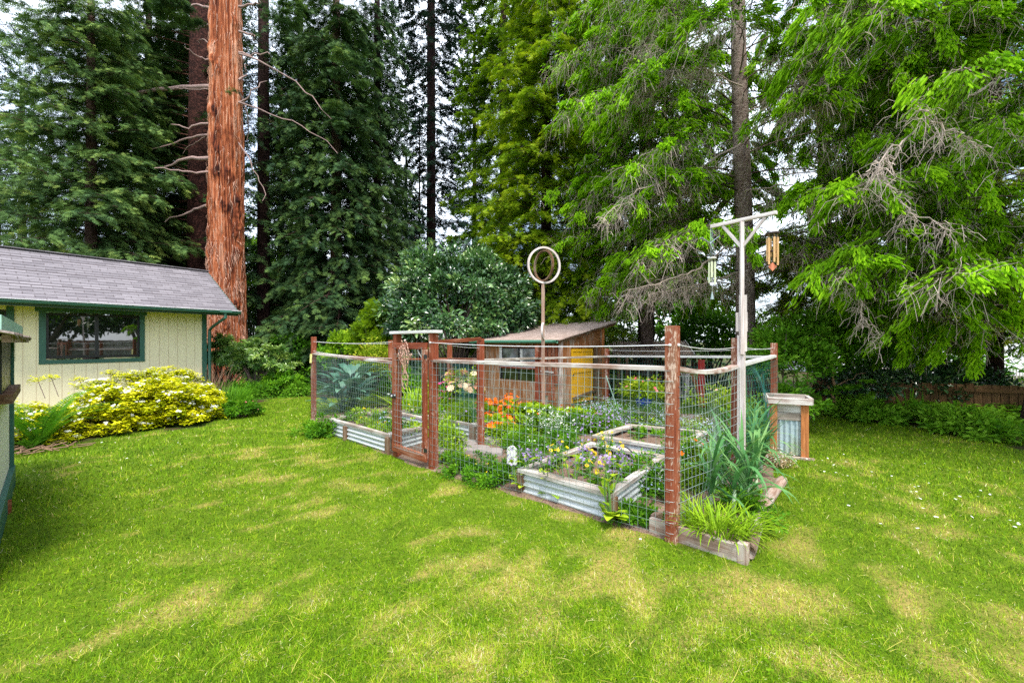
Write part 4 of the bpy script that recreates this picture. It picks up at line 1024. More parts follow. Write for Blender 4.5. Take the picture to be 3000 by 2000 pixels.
def neighbour():
    t = thing('neighbour_house', "neighbour's white house with a deck, glimpsed through the spruce branches", 'house', (24, 22, 0))
    white = plain('white siding', (.8, .82, .84), .6, var=.05)
    def box(nm, x0, x1, y0, y1, z0, z1, mat, par=t):
        m = MB(); m.hexa([V(x0, y0, z0), V(x1, y0, z0), V(x1, y1, z0), V(x0, y1, z0), V(x0, y0, z1), V(x1, y0, z1), V(x1, y1, z1), V(x0, y1, z1)]); return m.build(nm, mat, par)
    box('wall', 20.5, 27, 21, 28, -.2, 3.6, white); box('wall', 16.5, 20.49, 22.5, 27, -.2, 1.9, white)
    for k in range(3):
        w_ = box('window', 21.3+k*1.9, 22.3+k*1.9, 20.95, 21.02, 1.0, 2.2, M['white']); box('pane', 21.38+k*1.9, 22.22+k*1.9, 20.93, 20.96, 1.08, 2.12, M['black'], w_)
    m = MB(); m.add([V(20, 20.4, 3.55), V(27.5, 20.4, 3.55), V(27.5, 24.5, 5.2), V(20, 24.5, 5.2), V(20, 28.6, 3.55), V(27.5, 28.6, 3.55)], [[0, 1, 2, 3], [3, 2, 5, 4]]); m.build('roof', plain('grey blue roof', (.3, .32, .42), .8), t)
    m = MB(); m.add([V(16.2, 22.2, 1.9), V(20.48, 22.2, 1.9), V(20.48, 27, 2.5), V(16.2, 27, 2.5)], [[0, 1, 2, 3]]); m.build('porch_roof', plain('pale grey roof', (.55, .58, .66), .8), t)
    m = MB()
    m.beam(V(16, 19, .45), V(23, 19, .45), .08, .05); m.beam(V(16, 19, -.2), V(23, 19, -.2), .06, .05)
    for k in range(48): m.beam(V(16+k*.147, 19, -.2), V(16+k*.147, 19, .45), .03, .03)
    m.build('deck_railing', M['pole'], t)
neighbour()
# things behind the camera that the house window mirrors
plank_fence('boundary_fence', [(13.5, 3.6), (14.5, -3), (14, -9)], 1.75, 'grey boundary fence mirrored in the house window', M['grey'])
# ================================================================ templates
T_LEAF = ([(0, 0, 0), (.45, .24, .03), (1, 0, -.05), (.45, -.24, .03)], [[0, 3, 2, 1]], None)          # small diamond leaf
T_OVAL = ([(0, 0, 0), (.3, .2, .03), (.72, .2, .02), (1, 0, -.08), (.72, -.2, .02), (.3, -.2, .03), (.3, 0, -.02), (.72, 0, -.03)],
          [[0, 6, 1, 1], ], None)
T_OVAL = (np.array([(0, 0, 0), (.35, .22, .05), (.8, .16, .03), (1.05, 0, -.1), (.8, -.16, .03), (.35, -.22, .05), (.5, 0, 0)]),
          [[0, 6, 2, 1], [6, 3, 2, 2]][:1], [[6, 3, 2], [0, 5, 6], [5, 4, 6], [4, 3, 6]])
def cross_t(w, n=2, droop=0.):
    v = []; q = []
    for k in range(n):
        a = k/n*PI; c, s = math.cos(a)*w, math.sin(a)*w; o = len(v)
        v += [(0, 0, 0), (.4, c, s-droop*.16), (1, 0, -droop), (.4, -c, -s-droop*.16)]; q.append([o, o+1, o+2, o+3])
    return (np.array(v), q, None)
def frond_t(n=3, w=.06, L=.5, droop=.1):
    """a flat spray: a main axis and n pairs of side leaflets"""
    v = [(0, 0, 0), (.5, w*.8, 0), (1, 0, -droop), (.5, -w*.8, 0)]; q = [[0, 3, 2, 1]]
    for k in range(n):
        x = .08+.62*k/max(n-1, 1); l = L*(1-.45*k/n)
        for s in (1, -1):
            o = len(v); d = V(.62, .78*s, -.12); p = V(x, 0, -droop*x*x); nn = V(-.78*s, .62, 0)*w
            v += [tuple(p), tuple(p+d*l*.45+nn), tuple(p+d*l), tuple(p+d*l*.45-nn)]; q.append([o, o+1, o+2, o+3])
    return (np.array(v), q, None)
T_FROND = frond_t(3); T_FROND2 = frond_t(2, .09, .5)
def finger_t(w):
    v = []; q = []
    for k in range(2):
        c, s = (w, 0) if k == 0 else (0, w); o = len(v)
        v += [(0, 0, 0), (.22, c, s), (.8, c, s-.1), (1, 0, -.16), (.8, -c, -s-.1), (.22, -c, -s)]; q += [[o, o+1, o+2, o+3], [o, o+3, o+4, o+5]]
    return (np.array(v), q, None)
T_TIP = finger_t(.09); T_STRAND = cross_t(.075, 2, .1)
def petals(n, w=.3, cup=.15):
    v = [(0, 0, 0)]; t = []
    for k in range(n):
        a = k/n*2*PI; b = .8*PI/n
        v += [(.75*math.cos(a-b), .75*math.sin(a-b), cup*.7), (math.cos(a), math.sin(a), cup), (.75*math.cos(a+b), .75*math.sin(a+b), cup*.7)]
        o = 1+3*k; t += [[0, o, o+1], [0, o+1, o+2]]
    return (np.array(v), None, t)
T_FL5 = petals(5); T_FL8 = petals(8, cup=.1); T_CUP = petals(5, cup=.7)
def rnd_dir(n):
    v = rng.normal(size=(n, 3)); return nrm(v)

# ================================================================ conifers
def conifer(name, label, base, H, r0, z0, z1, Lf, n, leaf, dens, size, tmpl, bark='limb', cat='tree', group=None, droop=.3, rise=.12, hang=.4,
            az=None, smin=.18, wf=.42, nt=9, r1=None, lean=(0, 0), trunk=True, vb=.3, vt=.35, tips=None, tipsize=.09, tipdens=0, dead=0, deadlen=.5, extra=None, jit=.05, vis=None, limbr=.016, bend=0., skip=None):
    t = thing(name, label, cat, (base[0], base[1], 0), group)
    base = V(base[0], base[1], 0)
    def axis(z):
        z = np.asarray(z, float); return np.stack([base[0]+lean[0]*z+bend*np.sin(z*.5), base[1]+lean[1]*z, z], -1)
    if r1 is None: r1 = r0*.35
    if trunk:
        m = MB(); z = np.linspace(-.3, H, 26); R = r0+(r1-r0)*np.clip(z/H, 0, 1); R = R*(1+.35*np.exp(-np.maximum(z, 0)*2.5))*(1+.06*(rng.random(26)-.5))
        m.tubes(axis(z), R, 12); m.build('trunk', M[bark] if isinstance(bark, str) else bark, t, smooth=True)
    u = (np.arange(n)+rng.random(n)*.8)/n; z = z0+(z1-z0)*u
    A = (np.arange(n)*2.399+rng.normal(0, .3, n)) if az is None else U(az[0], az[1], n)
    if skip is not None:
        bad = (np.abs((A-skip[0]+PI) % (2*PI)-PI) < skip[1]) & (z < skip[2]); A = np.where(bad, A+skip[1]*2.2*np.sign((A-skip[0]+PI) % (2*PI)-PI+1e-6), A)
    L = Lf(z)*U(.72, 1.12, n)
    ri = rise+rng.normal(0, .07, n); dr = droop*U(.7, 1.3, n)
    D = np.stack([np.cos(A), np.sin(A), 0*A], -1); S = np.stack([-np.sin(A), np.cos(A), 0*A], -1); O = axis(z)
    kink = rng.normal(0, .07, n)
    def cur(i, s):
        l = L[i]; return O[i]+D[i]*(l*s)[..., None]+S[i]*(kink[i]*l*np.sin(s*3))[..., None]+V(0, 0, 1)*((ri[i]*s-dr[i]*s*s)*l)[..., None]
    # limbs
    s = np.linspace(0, .93, 7); I = np.arange(n)[:, None]+0*s[None].astype(int); I = np.repeat(np.arange(n)[:, None], 7, 1)
    P = cur(I, np.broadcast_to(s, (n, 7))); R = (limbr*(.4+L*.28))[:, None]*(1-s[None]*.85)
    m = MB(); m.tubes(P, R, 4)
    # secondary twigs as thin tubes
    nt2 = nt; ii = np.repeat(np.arange(n), nt2*2); kk = np.tile(np.repeat(np.arange(nt2), 2), n); sd = np.tile([1, -1], n*nt2)
    tw_s = smin+(1-smin)*(kk+rng.random(len(kk))*.8)/nt2*.97
    tw_W = L[ii]*wf*(1.08-tw_s)**.7*U(.7, 1.15, len(ii)); tw_a = U(.7, 1.15, len(ii)); tw_h = hang*U(.5, 1.5, len(ii))
    tw_v = rng.normal(0, .12, len(ii)); tw_up = rng.normal(.0, .12, len(ii))
    keep = rng.random(len(ii)) > .12; fresh = (rng.random(len(ii)) < .5).astype(float)
    Td = D[ii]*np.cos(tw_a)[:, None]+S[ii]*(sd*np.sin(tw_a))[:, None]+V(0, 0, 1)*tw_up[:, None]
    T0 = cur(ii, tw_s)
    def twp(j, q):
        return T0[j]+Td[j]*(tw_W[j]*q)[..., None]-V(0, 0, 1)*(tw_h[j]*tw_W[j]*q*q)[..., None]
    J = np.nonzero(keep)[0]; q4 = np.linspace(0, .95, 4); JJ = np.repeat(J[:, None], 4, 1)
    P = twp(JJ, np.broadcast_to(q4, (len(J), 4))); m.tubes(P, np.full((len(J), 1), .0045+.002*size*4)*(1.2-q4[None]), 3)
    m.build('branches', M[bark] if isinstance(bark, str) else bark, t)
    # sprays
    def sample(N):
        w_ = tw_W[J]; j = rng.choice(J, size=N, p=w_/w_.sum()); q = rng.random(N)**.75*1.02
        P = twp(j, q)+rng.normal(0, jit, (N, 3))*np.minimum(1, tw_W[j]*1.5)[:, None]; f = Td[j]-V(0, 0, 1)*(2*tw_h[j]*q)[:, None]
        return j, q, P, f
    N = int(dens*(L**2).sum()); j, q, P, f = sample(N)
    if vis is not None:
        k = vis(P); j, q, P, f = j[k], q[k], P[k], f[k]; N = len(j)
    side = rng.choice([-1, 1], N)*U(0, .9, N)
    f2 = nrm(f)+np.cross(nrm(f), V(0, 0, 1))*side[:, None]+rng.normal(0, .15, (N, 3))
    nn = V(0, 0, 1)+rng.normal(0, .35, (N, 3))
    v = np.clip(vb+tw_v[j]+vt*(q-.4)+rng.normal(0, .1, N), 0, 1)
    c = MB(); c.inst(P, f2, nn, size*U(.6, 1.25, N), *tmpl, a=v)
    if tipdens:
        N2 = int(tipdens*(L**2).sum()); w_ = tw_W[J]*(fresh[J]+.12); j = rng.choice(J, size=N2, p=w_/w_.sum()); f = Td[j]-V(0, 0, 1)*(2*tw_h[j]*.6)[:, None]; q = 1-rng.random(N2)**1.5*.75; P = twp(j, q)+rng.normal(0, jit, (N2, 3))
        if vis is not None:
            k = vis(P); j, q, P, f = j[k], q[k], P[k], f[k]; N2 = len(j)
        side = rng.choice([-1, 1], N2)*U(.1, .8, N2)
        f2 = nrm(f)+np.cross(nrm(f), V(0, 0, 1))*side[:, None]-V(0, 0, .15)+rng.normal(0, .12, (N2, 3))
        c.inst(P, f2, V(0, 0, 1)+rng.normal(0, .3, (N2, 3)), tipsize*U(.7, 1.25, N2), *T_TIP, a=np.clip(.84+tw_v[j]*.7+rng.normal(0, .09, N2), 0, 1))
    c.build('crown', leaf, t)
    if dead:
        N3 = dead; jd = rng.choice(J, N3, p=(lambda x: x/x.sum())(tw_W[J])); q = rng.random(N3)*.9; P0 = twp(jd, q)
        if vis is not None: k = vis(P0); P0 = P0[k]; N3 = len(P0); jd = jd[k]
        dd = MB(); dirs = nrm(Td[jd]*U(.1, .9, N3)[:, None]-V(0, 0, 1)*U(.3, 1.2, N3)[:, None]+rng.normal(0, .35, (N3, 3)))
        l = deadlen*U(.3, 1.2, N3); K = 5; pts = [P0]; cd = dirs
        for k in range(K-1):
            cd = nrm(cd+rng.normal(0, .28, (N3, 3))-V(0, 0, .1)); pts.append(pts[-1]+cd*(l/K)[:, None])
        pts = np.stack(pts, 1); dd.tubes(pts, (U(.003, .0065, N3)[:, None])*np.linspace(1, .35, K)[None], 3)
        for b_ in range(2):      # side twigs
            p0 = pts[:, 1+b_]; e = nrm(pts[:, 3]-pts[:, 1]+rng.normal(0, .3, (N3, 3))*1.2*1); e2 = np.stack([p0, p0+e*(l*.25)[:, None], p0+(e+V(0, 0, -.5))*(l*.42)[:, None]], 1)
            dd.tubes(e2, .003, 3)
        dd.build('dead_twigs', M['dead'], t)
    return t

def limb(t, p0, p1, r, up=.0, mat='barelimb', sag=.0, k=8, wig=.04):
    s = np.linspace(0, 1, k)[:, None]; P = p0*(1-s)+p1*s; P[:, 2] += (sag*4*s*(1-s))[:, 0]
    P += np.cumsum(rng.normal(0, wig/3, P.shape), 0)*s
    m = MB(); m.tubes(P, r*(1-.65*s[:, 0]), 7); return m.build('limb', M[mat], t, smooth=True)

# --- big red barked redwood
def redwood(base, r0, H, name, lab, m_bark, seed, strips=0):
    r = np.random.default_rng(seed); t = thing(name, lab, 'tree', (base[0], base[1], 0))
    n, k = 150, 420; th = np.arange(n)/n*2*PI; z = np.linspace(-.3, H, k); TH, Z = np.meshgrid(th, z)
    R = r0*(1-.016*np.clip(Z, 0, None))*(1+.28*np.exp(-np.clip(Z, 0, None)*1.3))
    c, s = np.cos(TH), np.sin(TH)
    rid = 1-np.abs(vnoise(c*7+Z*.25+seed, s*7+Z*.22)*2-1); rid2 = 1-np.abs(vnoise(c*17+9+Z*.7, s*17+Z*.6+4)*2-1); kn = vnoise(c*3+Z*1.2+3, s*3+Z*.9)**4
    R = R*(1+.17*(rid-.6)+.07*(rid2-.5)+.12*kn+.05*np.sin(TH*3+Z*.2))
    dkn = np.zeros_like(R)
    if strips:
        for _ in range(46):
            a0 = r.uniform(-PI, .1); z0 = r.uniform(.5, H); sz = r.uniform(.06, .16); d2 = (np.angle(np.exp(1j*(TH-a0)))*r0/sz)**2+((Z-z0)/sz/1.3)**2
            R = R+.08*np.exp(-d2*.9)-.05*np.exp(-(np.sqrt(d2)-.1)**2*9); dkn += .35*np.exp(-(np.sqrt(d2)-.9)**2*6)+.5*np.exp(-d2*8)
    X = np.stack([base[0]+R*c, base[1]+R*s, Z], -1); i = np.arange(k-1)[:, None]; j = np.arange(n)[None]; j2 = (j+1) % n
    b = MB(); b.add(X.reshape(-1, 3), np.stack([i*n+j, i*n+j2, (i+1)*n+j2, (i+1)*n+j], -1).reshape(-1, 4), a=np.clip(rid*.6+rid2*.4+(vnoise(c*1.3+5, Z*.35)-.5)*.7-dkn*.8, -1, 1.5).ravel(), b=np.stack([TH*r0, Z, 0*Z], -1).reshape(-1, 3))
    b.build('trunk', m_bark, t, smooth=True)
    if strips:
        N = strips; a = r.uniform(-PI, .2, N); zz = r.uniform(0, H, N)**1; low = r.random(N) < .5; zz[low] = r.uniform(.2, 5.5, low.sum())
        l = r.uniform(.12, .6, N); K = 5; q = np.linspace(0, 1, K); rr = r0*(1-.016*zz)*(1+.28*np.exp(-zz*1.3))*1.05
        aa = a[:, None]+np.cumsum(r.normal(0, .035, (N, K)), 1); out = r.uniform(.0, .09, N)[:, None]*np.sin(q*PI)[None]+.01
        P = np.stack([base[0]+(rr[:, None]+out)*np.cos(aa), base[1]+(rr[:, None]+out)*np.sin(aa), zz[:, None]-l[:, None]*q], -1)
        m = MB(); m.tubes(P, (r.uniform(.004, .014, N)[:, None])*np.linspace(1, .4, K)[None], 3); m.build('bark_strips', M['barkstrip'], t)
    return t
def bark(name, dark, mid, light, pale):
    t = NT(name); bc = t.attr('bc').outputs['Vector']; v = t.attr('v').outputs['Fac']
    g = t.noise(t.mapping(bc, (16, 1.6, 16)), 1, 6, .65, .8); g2 = t.noise(t.mapping(bc, (5, .8, 5)), 1, 4, .6, .5); g3 = t.noise(t.mapping(bc, (60, 5, 60)), 1, 4, .7)
    f = t.math('ADD', t.math('MULTIPLY', g, .6), t.math('MULTIPLY', t.math('ADD', v, g2), .24))
    c = t.ramp(f, [(.40, dark), (.5, mid), (.60, light), (.70, pale)])
    c = t.mix(.45, c, t.mix(g3, (.25, .25, .25), (1.3, 1.25, 1.2)), 'MULTIPLY')
    t.pr(c, .9, t.bump(t.math('ADD', g, t.math('MULTIPLY', g3, .5)), 1., .06), spec=.15); return t.m
M['redbark'] = bark('redwood bark', (.025, .007, .006), (.20, .05, .022), (.44, .135, .055), (.66, .34, .22))
M['darkbark'] = bark('dark redwood bark', (.012, .006, .006), (.05, .025, .022), (.1, .055, .045), (.2, .13, .11))
M['dark2'] = bark('maroon redwood bark', (.02, .008, .007), (.10, .038, .03), (.19, .085, .065), (.3, .18, .15))
M['pinebark'] = bark('grey spruce bark', (.03, .02, .018), (.12, .08, .07), (.24, .17, .15), (.4, .32, .28))
M['barkstrip'] = plain('peeling bark strips', (.5, .28, .2), .9, var=.5, scale=3)
TB = at(664, 0, 16); TB = V(TB[0], 16.)
rw = redwood(TB, .60, 16.5, 'redwood_tree', 'massive redwood with a bright red-brown trunk behind the house corner', M['redbark'], 5, 1100)
for (y0, x1, y1, r, sg) in ((28, 500, 8, .06, .1), (75, 552, 66, .05, .1), (130, 560, 98, .035, -.1), (255, 285, 272, .10, .25), (262, 470, 262, .03, .1), (362, 515, 375, .05, .0), (395, 475, 470, .055, .35), (462, 465, 492, .09, .1), (505, 515, 530, .05, .12), (598, 455, 662, .06, .3), (398, 520, 420, .03, .2), (180, 545, 180, .04, .0)):
    a = at(628, y0, 15.7); e = at(x1, y1, 15.0+rng.random()*1.2); limb(rw, a, e, r*.95, sag=sg*.6, wig=.22, k=11)
for (y0, x1, y1, r, sg) in ((20, 790, 30, .05, .1), (93, 768, 95, .05, .05), (155, 760, 150, .05, .05), (158, 1010, 300, .04, .5), (235, 755, 190, .04, .0), (300, 990, 470, .03, .5), (300, 775, 300, .04, .0), (270, 715, 395, .04, .5), (420, 775, 560, .03, .1)):
    a = at(700, y0, 15.7); e = at(x1, y1, 15.0+rng.random()*1.5); limb(rw, a, e, r*.9, sag=sg*.5, wig=.26, k=11)
# foliage clusters at the limb ends: crown high up (left and right of the trunk)
def blob_foliage(t, blobs, leaf, N, size, tmpl, v0=.4, name='crown', droopy=.4):
    c = MB()
    for (p, R) in blobs:
        R = np.asarray(R, float); n = int(N*R[0]*R[1]*3)
        K = max(4, int(n/140)); cc = rnd_dir(K)*(rng.random((K, 1))**.45)*R; cr = U(.25, .5, K)*R.mean()*.6
        k = rng.integers(0, K, n); d = rnd_dir(n)*(rng.random((n, 1))**.6); P = p+cc[k]+d*(cr[k][:, None])*V(1.5, 1.5, .55)
        az = np.arctan2(cc[k][:, 1]+d[:, 1], cc[k][:, 0]+d[:, 0])+rng.normal(0, .5, n)
        f = np.stack([np.cos(az), np.sin(az), -droopy*U(.2, 1.6, n)], -1); kv = rng.normal(0, .13, K)
        c.inst(P, f, V(0, 0, 1)+rng.normal(0, .4, (n, 3)), size*U(.6, 1.3, n), *tmpl, a=np.clip(v0+kv[k]+d[:, 2]*.15+rng.normal(0, .1, n), 0, 1))
    return c.build(name, leaf, t)
blob_foliage(rw, [(at(520, 15, 15), (1.0, 1.0, .4)), (at(820, 25, 15), (.9, .9, .5)), (at(1000, 190, 15.3), (.9, .8, .6)), (at(1010, 330, 15.4), (.7, .7, .5)), (at(685, 265, 15.1), (.16, .12, .1))], M['redwoodleaf'], 650, .15, T_FROND)

dk = V(at(588, 0, 18)[0], 18.)
conifer('redwood_tree', 'dark trunked redwood close behind the big red one, wide blue green boughs', dk, 18, .52, 2.2, 17, lambda z: 5.2-.12*z, 84, M['redwoodleaf'], 62, .19, T_FROND, bark=M['dark2'], droop=.18, rise=.1, hang=.35, az=(PI*.66, PI*1.27), wf=.36, nt=10, vb=.38, r1=.36, limbr=.02)
conifer('redwood_tree', 'broad blue green redwood rising behind the left end of the house roof', V(-14.6, 14.8), 15, .22, 2.4, 13.5, lambda z: 4.5-.2*z, 110, M['redwoodleaf'], 85, .17, T_FROND, bark=M['darkbark'], droop=.25, rise=.2, hang=.4, wf=.4, nt=10, vb=.5, r1=.08, smin=.06)
conifer('redwood_tree', 'blue green redwood filling the space between house roof and red trunk', V(-16.6, 19.5), 18, .25, 2.2, 15.5, lambda z: 4.8-.13*z, 110, M['redwoodleaf'], 60, .19, T_FROND, bark=M['darkbark'], droop=.22, rise=.16, hang=.4, wf=.4, nt=10, vb=.45, r1=.1, smin=.06)
conifer('redwood_tree', 'ragged redwood at the left picture edge with sky showing through', V(-22.5, 18.5), 20, .25, 2.6, 16.5, lambda z: 4.6-.14*z, 60, M['redwoodleaf'], 20, .24, T_FROND2, bark=M['darkbark'], droop=.25, rise=.15, hang=.4, wf=.42, nt=9, vb=.3, r1=.15)
conifer('conifer_tree', 'slim dark trunked conifer right of the big redwood with short stubs', V(at(772, 0, 19)[0], 19.), 19, .27, 3.2, 17, lambda z: 2.2+.02*z, 70, M['firleaf'], 40, .22, T_FROND2, bark=M['darkbark'], droop=.3, rise=.15, hang=.5, vb=.4, r1=.2)
conifer('fir_tree', 'dense dark fir with boughs to the ground left of the laurel', V(at(985, 0, 17.5)[0], 17.5), 18, .26, .3, 15.5, lambda z: 3.3-.10*z, 170, M['firleaf'], 85, .2, T_FROND, bark=M['darkbark'], droop=.38, rise=.1, hang=.5, vb=.45, nt=8, r1=.12, smin=.05)
conifer('fir_tree', 'dark fir leaning into the gap left of the thin pines', V(at(1105, 0, 21)[0], 21.), 21, .26, .5, 18.5, lambda z: 3.0-.09*z, 140, M['firleaf'], 55, .24, T_FROND, bark=M['darkbark'], droop=.42, rise=.05, hang=.6, vb=.4, nt=8, r1=.12, smin=.05)
conifer('pine_tree', 'tall thin pine silhouetted against the sky above the laurel', V(at(1263, 0, 27)[0], 27.), 29, .3, 6.5, 26, lambda z: 2.9+.02*z, 110, M['pineleaf'], 24, .28, T_FROND2, bark=M['darkbark'], droop=.12, rise=.12, hang=.3, vb=.3, nt=6, r1=.24, limbr=.022)
conifer('pine_tree', 'very thin pine stem just left of the tall pine', V(at(1229, 0, 28)[0], 28.), 17, .1, 5, 16, lambda z: 1.3+0*z, 40, M['firleaf'], 10, .28, T_FROND2, bark=M['darkbark'], droop=.2, rise=.1, vb=.5, nt=5)
conifer('conifer_tree', 'mid green conifer low in the gap behind the thin pines', V(at(1190, 0, 31)[0], 31.), 15, .22, 1, 14, lambda z: 3.4-.18*z, 80, M['hemlock'], 16, .34, T_FROND2, bark=M['darkbark'], droop=.35, vb=.25, nt=7)
conifer('conifer_tree', 'far conifer in the gap left of the hemlock, sky around its top', V(at(1390, 0, 30)[0], 30.), 23, .24, 1, 22, lambda z: 3.4-.11*z, 110, M['pineleaf'], 13, .34, T_FROND2, bark=M['darkbark'], droop=.3, vb=.35, nt=7)
# hemlock, bright
conifer('hemlock_tree', 'bright yellow green hemlock standing behind the shed roof', V(at(1600, 0, 15.8)[0], 15.8), 17, .24, .6, 15.6, lambda z: 3.9-.12*z, 200, M['hemlock'], 95, .145, T_FROND, bark=M['darkbark'], droop=.32, rise=.16, hang=.4, wf=.45, vb=.55, vt=.5, nt=8, r1=.1, smin=.05)
conifer('hemlock_tree', 'green hemlock further back between pine gap and shed', V(at(1475, 0, 20)[0], 20.), 20, .24, .6, 18.5, lambda z: 3.5-.08*z, 140, M['hemlock'], 55, .22, T_FROND2, bark=M['darkbark'], droop=.32, rise=.12, hang=.4, vb=.28, nt=8, r1=.12)
conifer('redwood_tree', 'dark straight trunk standing behind the wood store', V(at(1893, 0, 15.2)[0], 15.2), 17, .31, 3.6, 15.5, lambda z: 2.9+0*z, 60, M['spruce'], 18, .2, T_FROND2, bark=M['darkbark'], droop=.4, rise=.1, hang=.6, vb=.25, nt=7, r1=.22, dead=600)
# central spruce with dead twigs
sp = V(at(2182, 0, 11)[0], 11.)
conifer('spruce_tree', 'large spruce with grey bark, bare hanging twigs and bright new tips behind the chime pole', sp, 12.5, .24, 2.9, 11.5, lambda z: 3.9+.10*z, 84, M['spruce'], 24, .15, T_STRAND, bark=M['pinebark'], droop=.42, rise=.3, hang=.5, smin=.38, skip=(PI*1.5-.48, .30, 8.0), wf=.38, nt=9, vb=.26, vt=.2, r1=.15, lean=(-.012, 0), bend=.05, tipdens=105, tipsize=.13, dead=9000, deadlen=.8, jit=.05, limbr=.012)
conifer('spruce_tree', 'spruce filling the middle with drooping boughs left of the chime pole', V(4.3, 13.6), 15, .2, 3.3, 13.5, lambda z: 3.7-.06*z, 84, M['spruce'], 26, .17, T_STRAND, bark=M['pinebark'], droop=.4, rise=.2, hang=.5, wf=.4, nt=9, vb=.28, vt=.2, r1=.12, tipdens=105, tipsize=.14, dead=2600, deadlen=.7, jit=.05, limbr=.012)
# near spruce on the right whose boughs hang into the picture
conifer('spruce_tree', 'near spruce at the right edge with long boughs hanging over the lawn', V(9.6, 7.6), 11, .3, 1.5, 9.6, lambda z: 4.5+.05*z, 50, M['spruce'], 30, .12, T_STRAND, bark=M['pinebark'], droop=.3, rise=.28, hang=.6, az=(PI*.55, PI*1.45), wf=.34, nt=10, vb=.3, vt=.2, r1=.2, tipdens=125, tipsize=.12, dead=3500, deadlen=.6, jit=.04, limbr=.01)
conifer('spruce_tree', 'dark spruce on the right with sky glinting through its lower boughs', V(10.6, 14.5), 15, .26, 1.4, 13.5, lambda z: 3.3-.05*z, 50, M['spruce'], 14, .2, T_STRAND, bark=M['darkbark'], droop=.3, rise=.1, hang=.5, wf=.42, nt=8, vb=.2, vt=.35, r1=.12, tipdens=12, tipsize=.14, dead=1500, jit=.08)
conifer('hemlock_tree', 'layered green hemlock low on the right behind the plank fence', V(12.0, 10.6), 9, .16, 1.5, 6.0, lambda z: 4.0-.25*z, 80, M['hemlock'], 46, .14, T_FROND, bark=M['darkbark'], droop=.3, rise=.15, hang=.3, wf=.45, nt=8, vb=.62, vt=.5, r1=.1)
conifer('hemlock_tree', 'small green layered hemlock between the chime pole trunk and the right spruce', V(8.3, 11.4), 6, .1, 1.5, 4.8, lambda z: 2.7-.3*z, 60, M['hemlock'], 60, .14, T_FROND, bark=M['darkbark'], droop=.3, rise=.15, hang=.3, wf=.45, nt=8, vb=.6, vt=.5, r1=.05)
def dead_bough(t, pts, r=.03, nt=60, L=.5):
    pts = np.array(pts); K = 24; u = np.linspace(0, len(pts)-1, K); i = np.minimum(u.astype(int), len(pts)-2); f = (u-i)[:, None]; f2 = f*f*(3-2*f)*.4+f*.6
    P = pts[i]*(1-f2)+pts[i+1]*f2+rng.normal(0, .02, (K, 3)); m = MB(); m.tubes(P, r*.6*np.linspace(1, .2, K), 5)
    nt = int(nt*.5); q = rng.random(nt)**.8; k = np.minimum((q*(K-1)).astype(int), K-2); P0 = P[k]; d = nrm(P[k+1]-P[k])*.6+rng.normal(0, .4, (nt, 3))-V(0, 0, .8); d = nrm(d); seg = [P0]
    l = L*U(.4, 1.2, nt)
    for s in range(5): d = nrm(d+rng.normal(0, .3, (nt, 3))-V(0, 0, .1)); seg.append(seg[-1]+d*(l/5)[:, None])
    seg = np.stack(seg, 1); m.tubes(seg, U(.0022, .0045, nt)[:, None]*np.linspace(1, .35, 6)[None], 3)
    for s in (1, 2, 3):
        e = nrm(seg[:, s+1]-seg[:, s]+rng.normal(0, .7, (nt, 3))); m.tubes(np.stack([seg[:, s], seg[:, s]+e*(l*.2)[:, None], seg[:, s]+(e-V(0, 0, .4))*(l*.35)[:, None]], 1), .0035, 3)
    m.build('dead_bough', M['dead'], t)
spn = [o for o in COL.objects if o.get('label', '').startswith('near spruce')][0]
spc = [o for o in COL.objects if o.get('label', '').startswith('large spruce with grey')][0]
dead_bough(spn, [at(3050, 170, 6.6), at(2800, 300, 6.2), at(2620, 430, 6.0), at(2540, 500, 5.9)], .045, 70, .6)
dead_bough(spn, [at(2660, 280, 6.0), at(2720, 345, 5.8), at(2800, 390, 5.7), at(2880, 430, 5.7)], .028, 80, .6)
dead_bough(spn, [at(2560, 470, 6.4), at(2620, 560, 6.2), at(2680, 630, 6.0), at(2790, 670, 5.9)], .03, 80, .5)
dead_bough(spn, [at(2450, 800, 7.2), at(2510, 850, 7.0), at(2530, 940, 6.9), at(2590, 985, 6.8)], .03, 70, .5)
dead_bough(spc, [at(2170, 420, 10.6), at(2000, 520, 9.6), at(1860, 560, 9.0), at(1760, 640, 8.8)], .04, 120, .8)
dead_bough(spc, [at(2160, 700, 10.6), at(2040, 790, 9.6), at(1930, 830, 9.0), at(1840, 850, 8.8)], .045, 150, .8)
dead_bough(spc, [at(2190, 790, 10.6), at(2060, 830, 9.8), at(1900, 865, 9.4)], .04, 150, .8)
dead_bough(spc, [at(2170, 250, 10.6), at(2010, 180, 9.8), at(1880, 120, 9.4)], .035, 120, .9)
dead_bough(spc, [at(2180, 560, 10.6), at(2330, 540, 9.6), at(2480, 590, 9.0)], .035, 140, .8)
dead_bough(spc, [at(2190, 330, 10.6), at(2330, 240, 9.8), at(2440, 230, 9.4)], .035, 140, .8)
dead_bough(spc, [at(2190, 760, 10.6), at(2300, 720, 9.8), at(2420, 690, 9.4)], .035, 120, .7)
conifer('spruce_tree', 'spruce beyond the right picture edge reaching in with dense green boughs', V(13.6, 10.2), 13, .25, 1.6, 11, lambda z: 4.6-.02*z, 46, M['spruce'], 30, .15, T_STRAND, bark=M['pinebark'], droop=.3, rise=.2, hang=.5, az=(PI*.6, PI*1.4), wf=.4, nt=9, vb=.35, vt=.25, r1=.15, tipdens=60, tipsize=.14, dead=800, jit=.05)
shrub('broadleaf_tree', 'dark green thicket filling the gap behind the wood store and chime pole', V(P2(2090, 16.5), 16.5, 1.7), (2.3, 1.2, 2.1), M['herb'], 6500, .16, cat='tree', clumps=130, v0=.4, csize=.18, stems=6, stemr=.04) if False else None
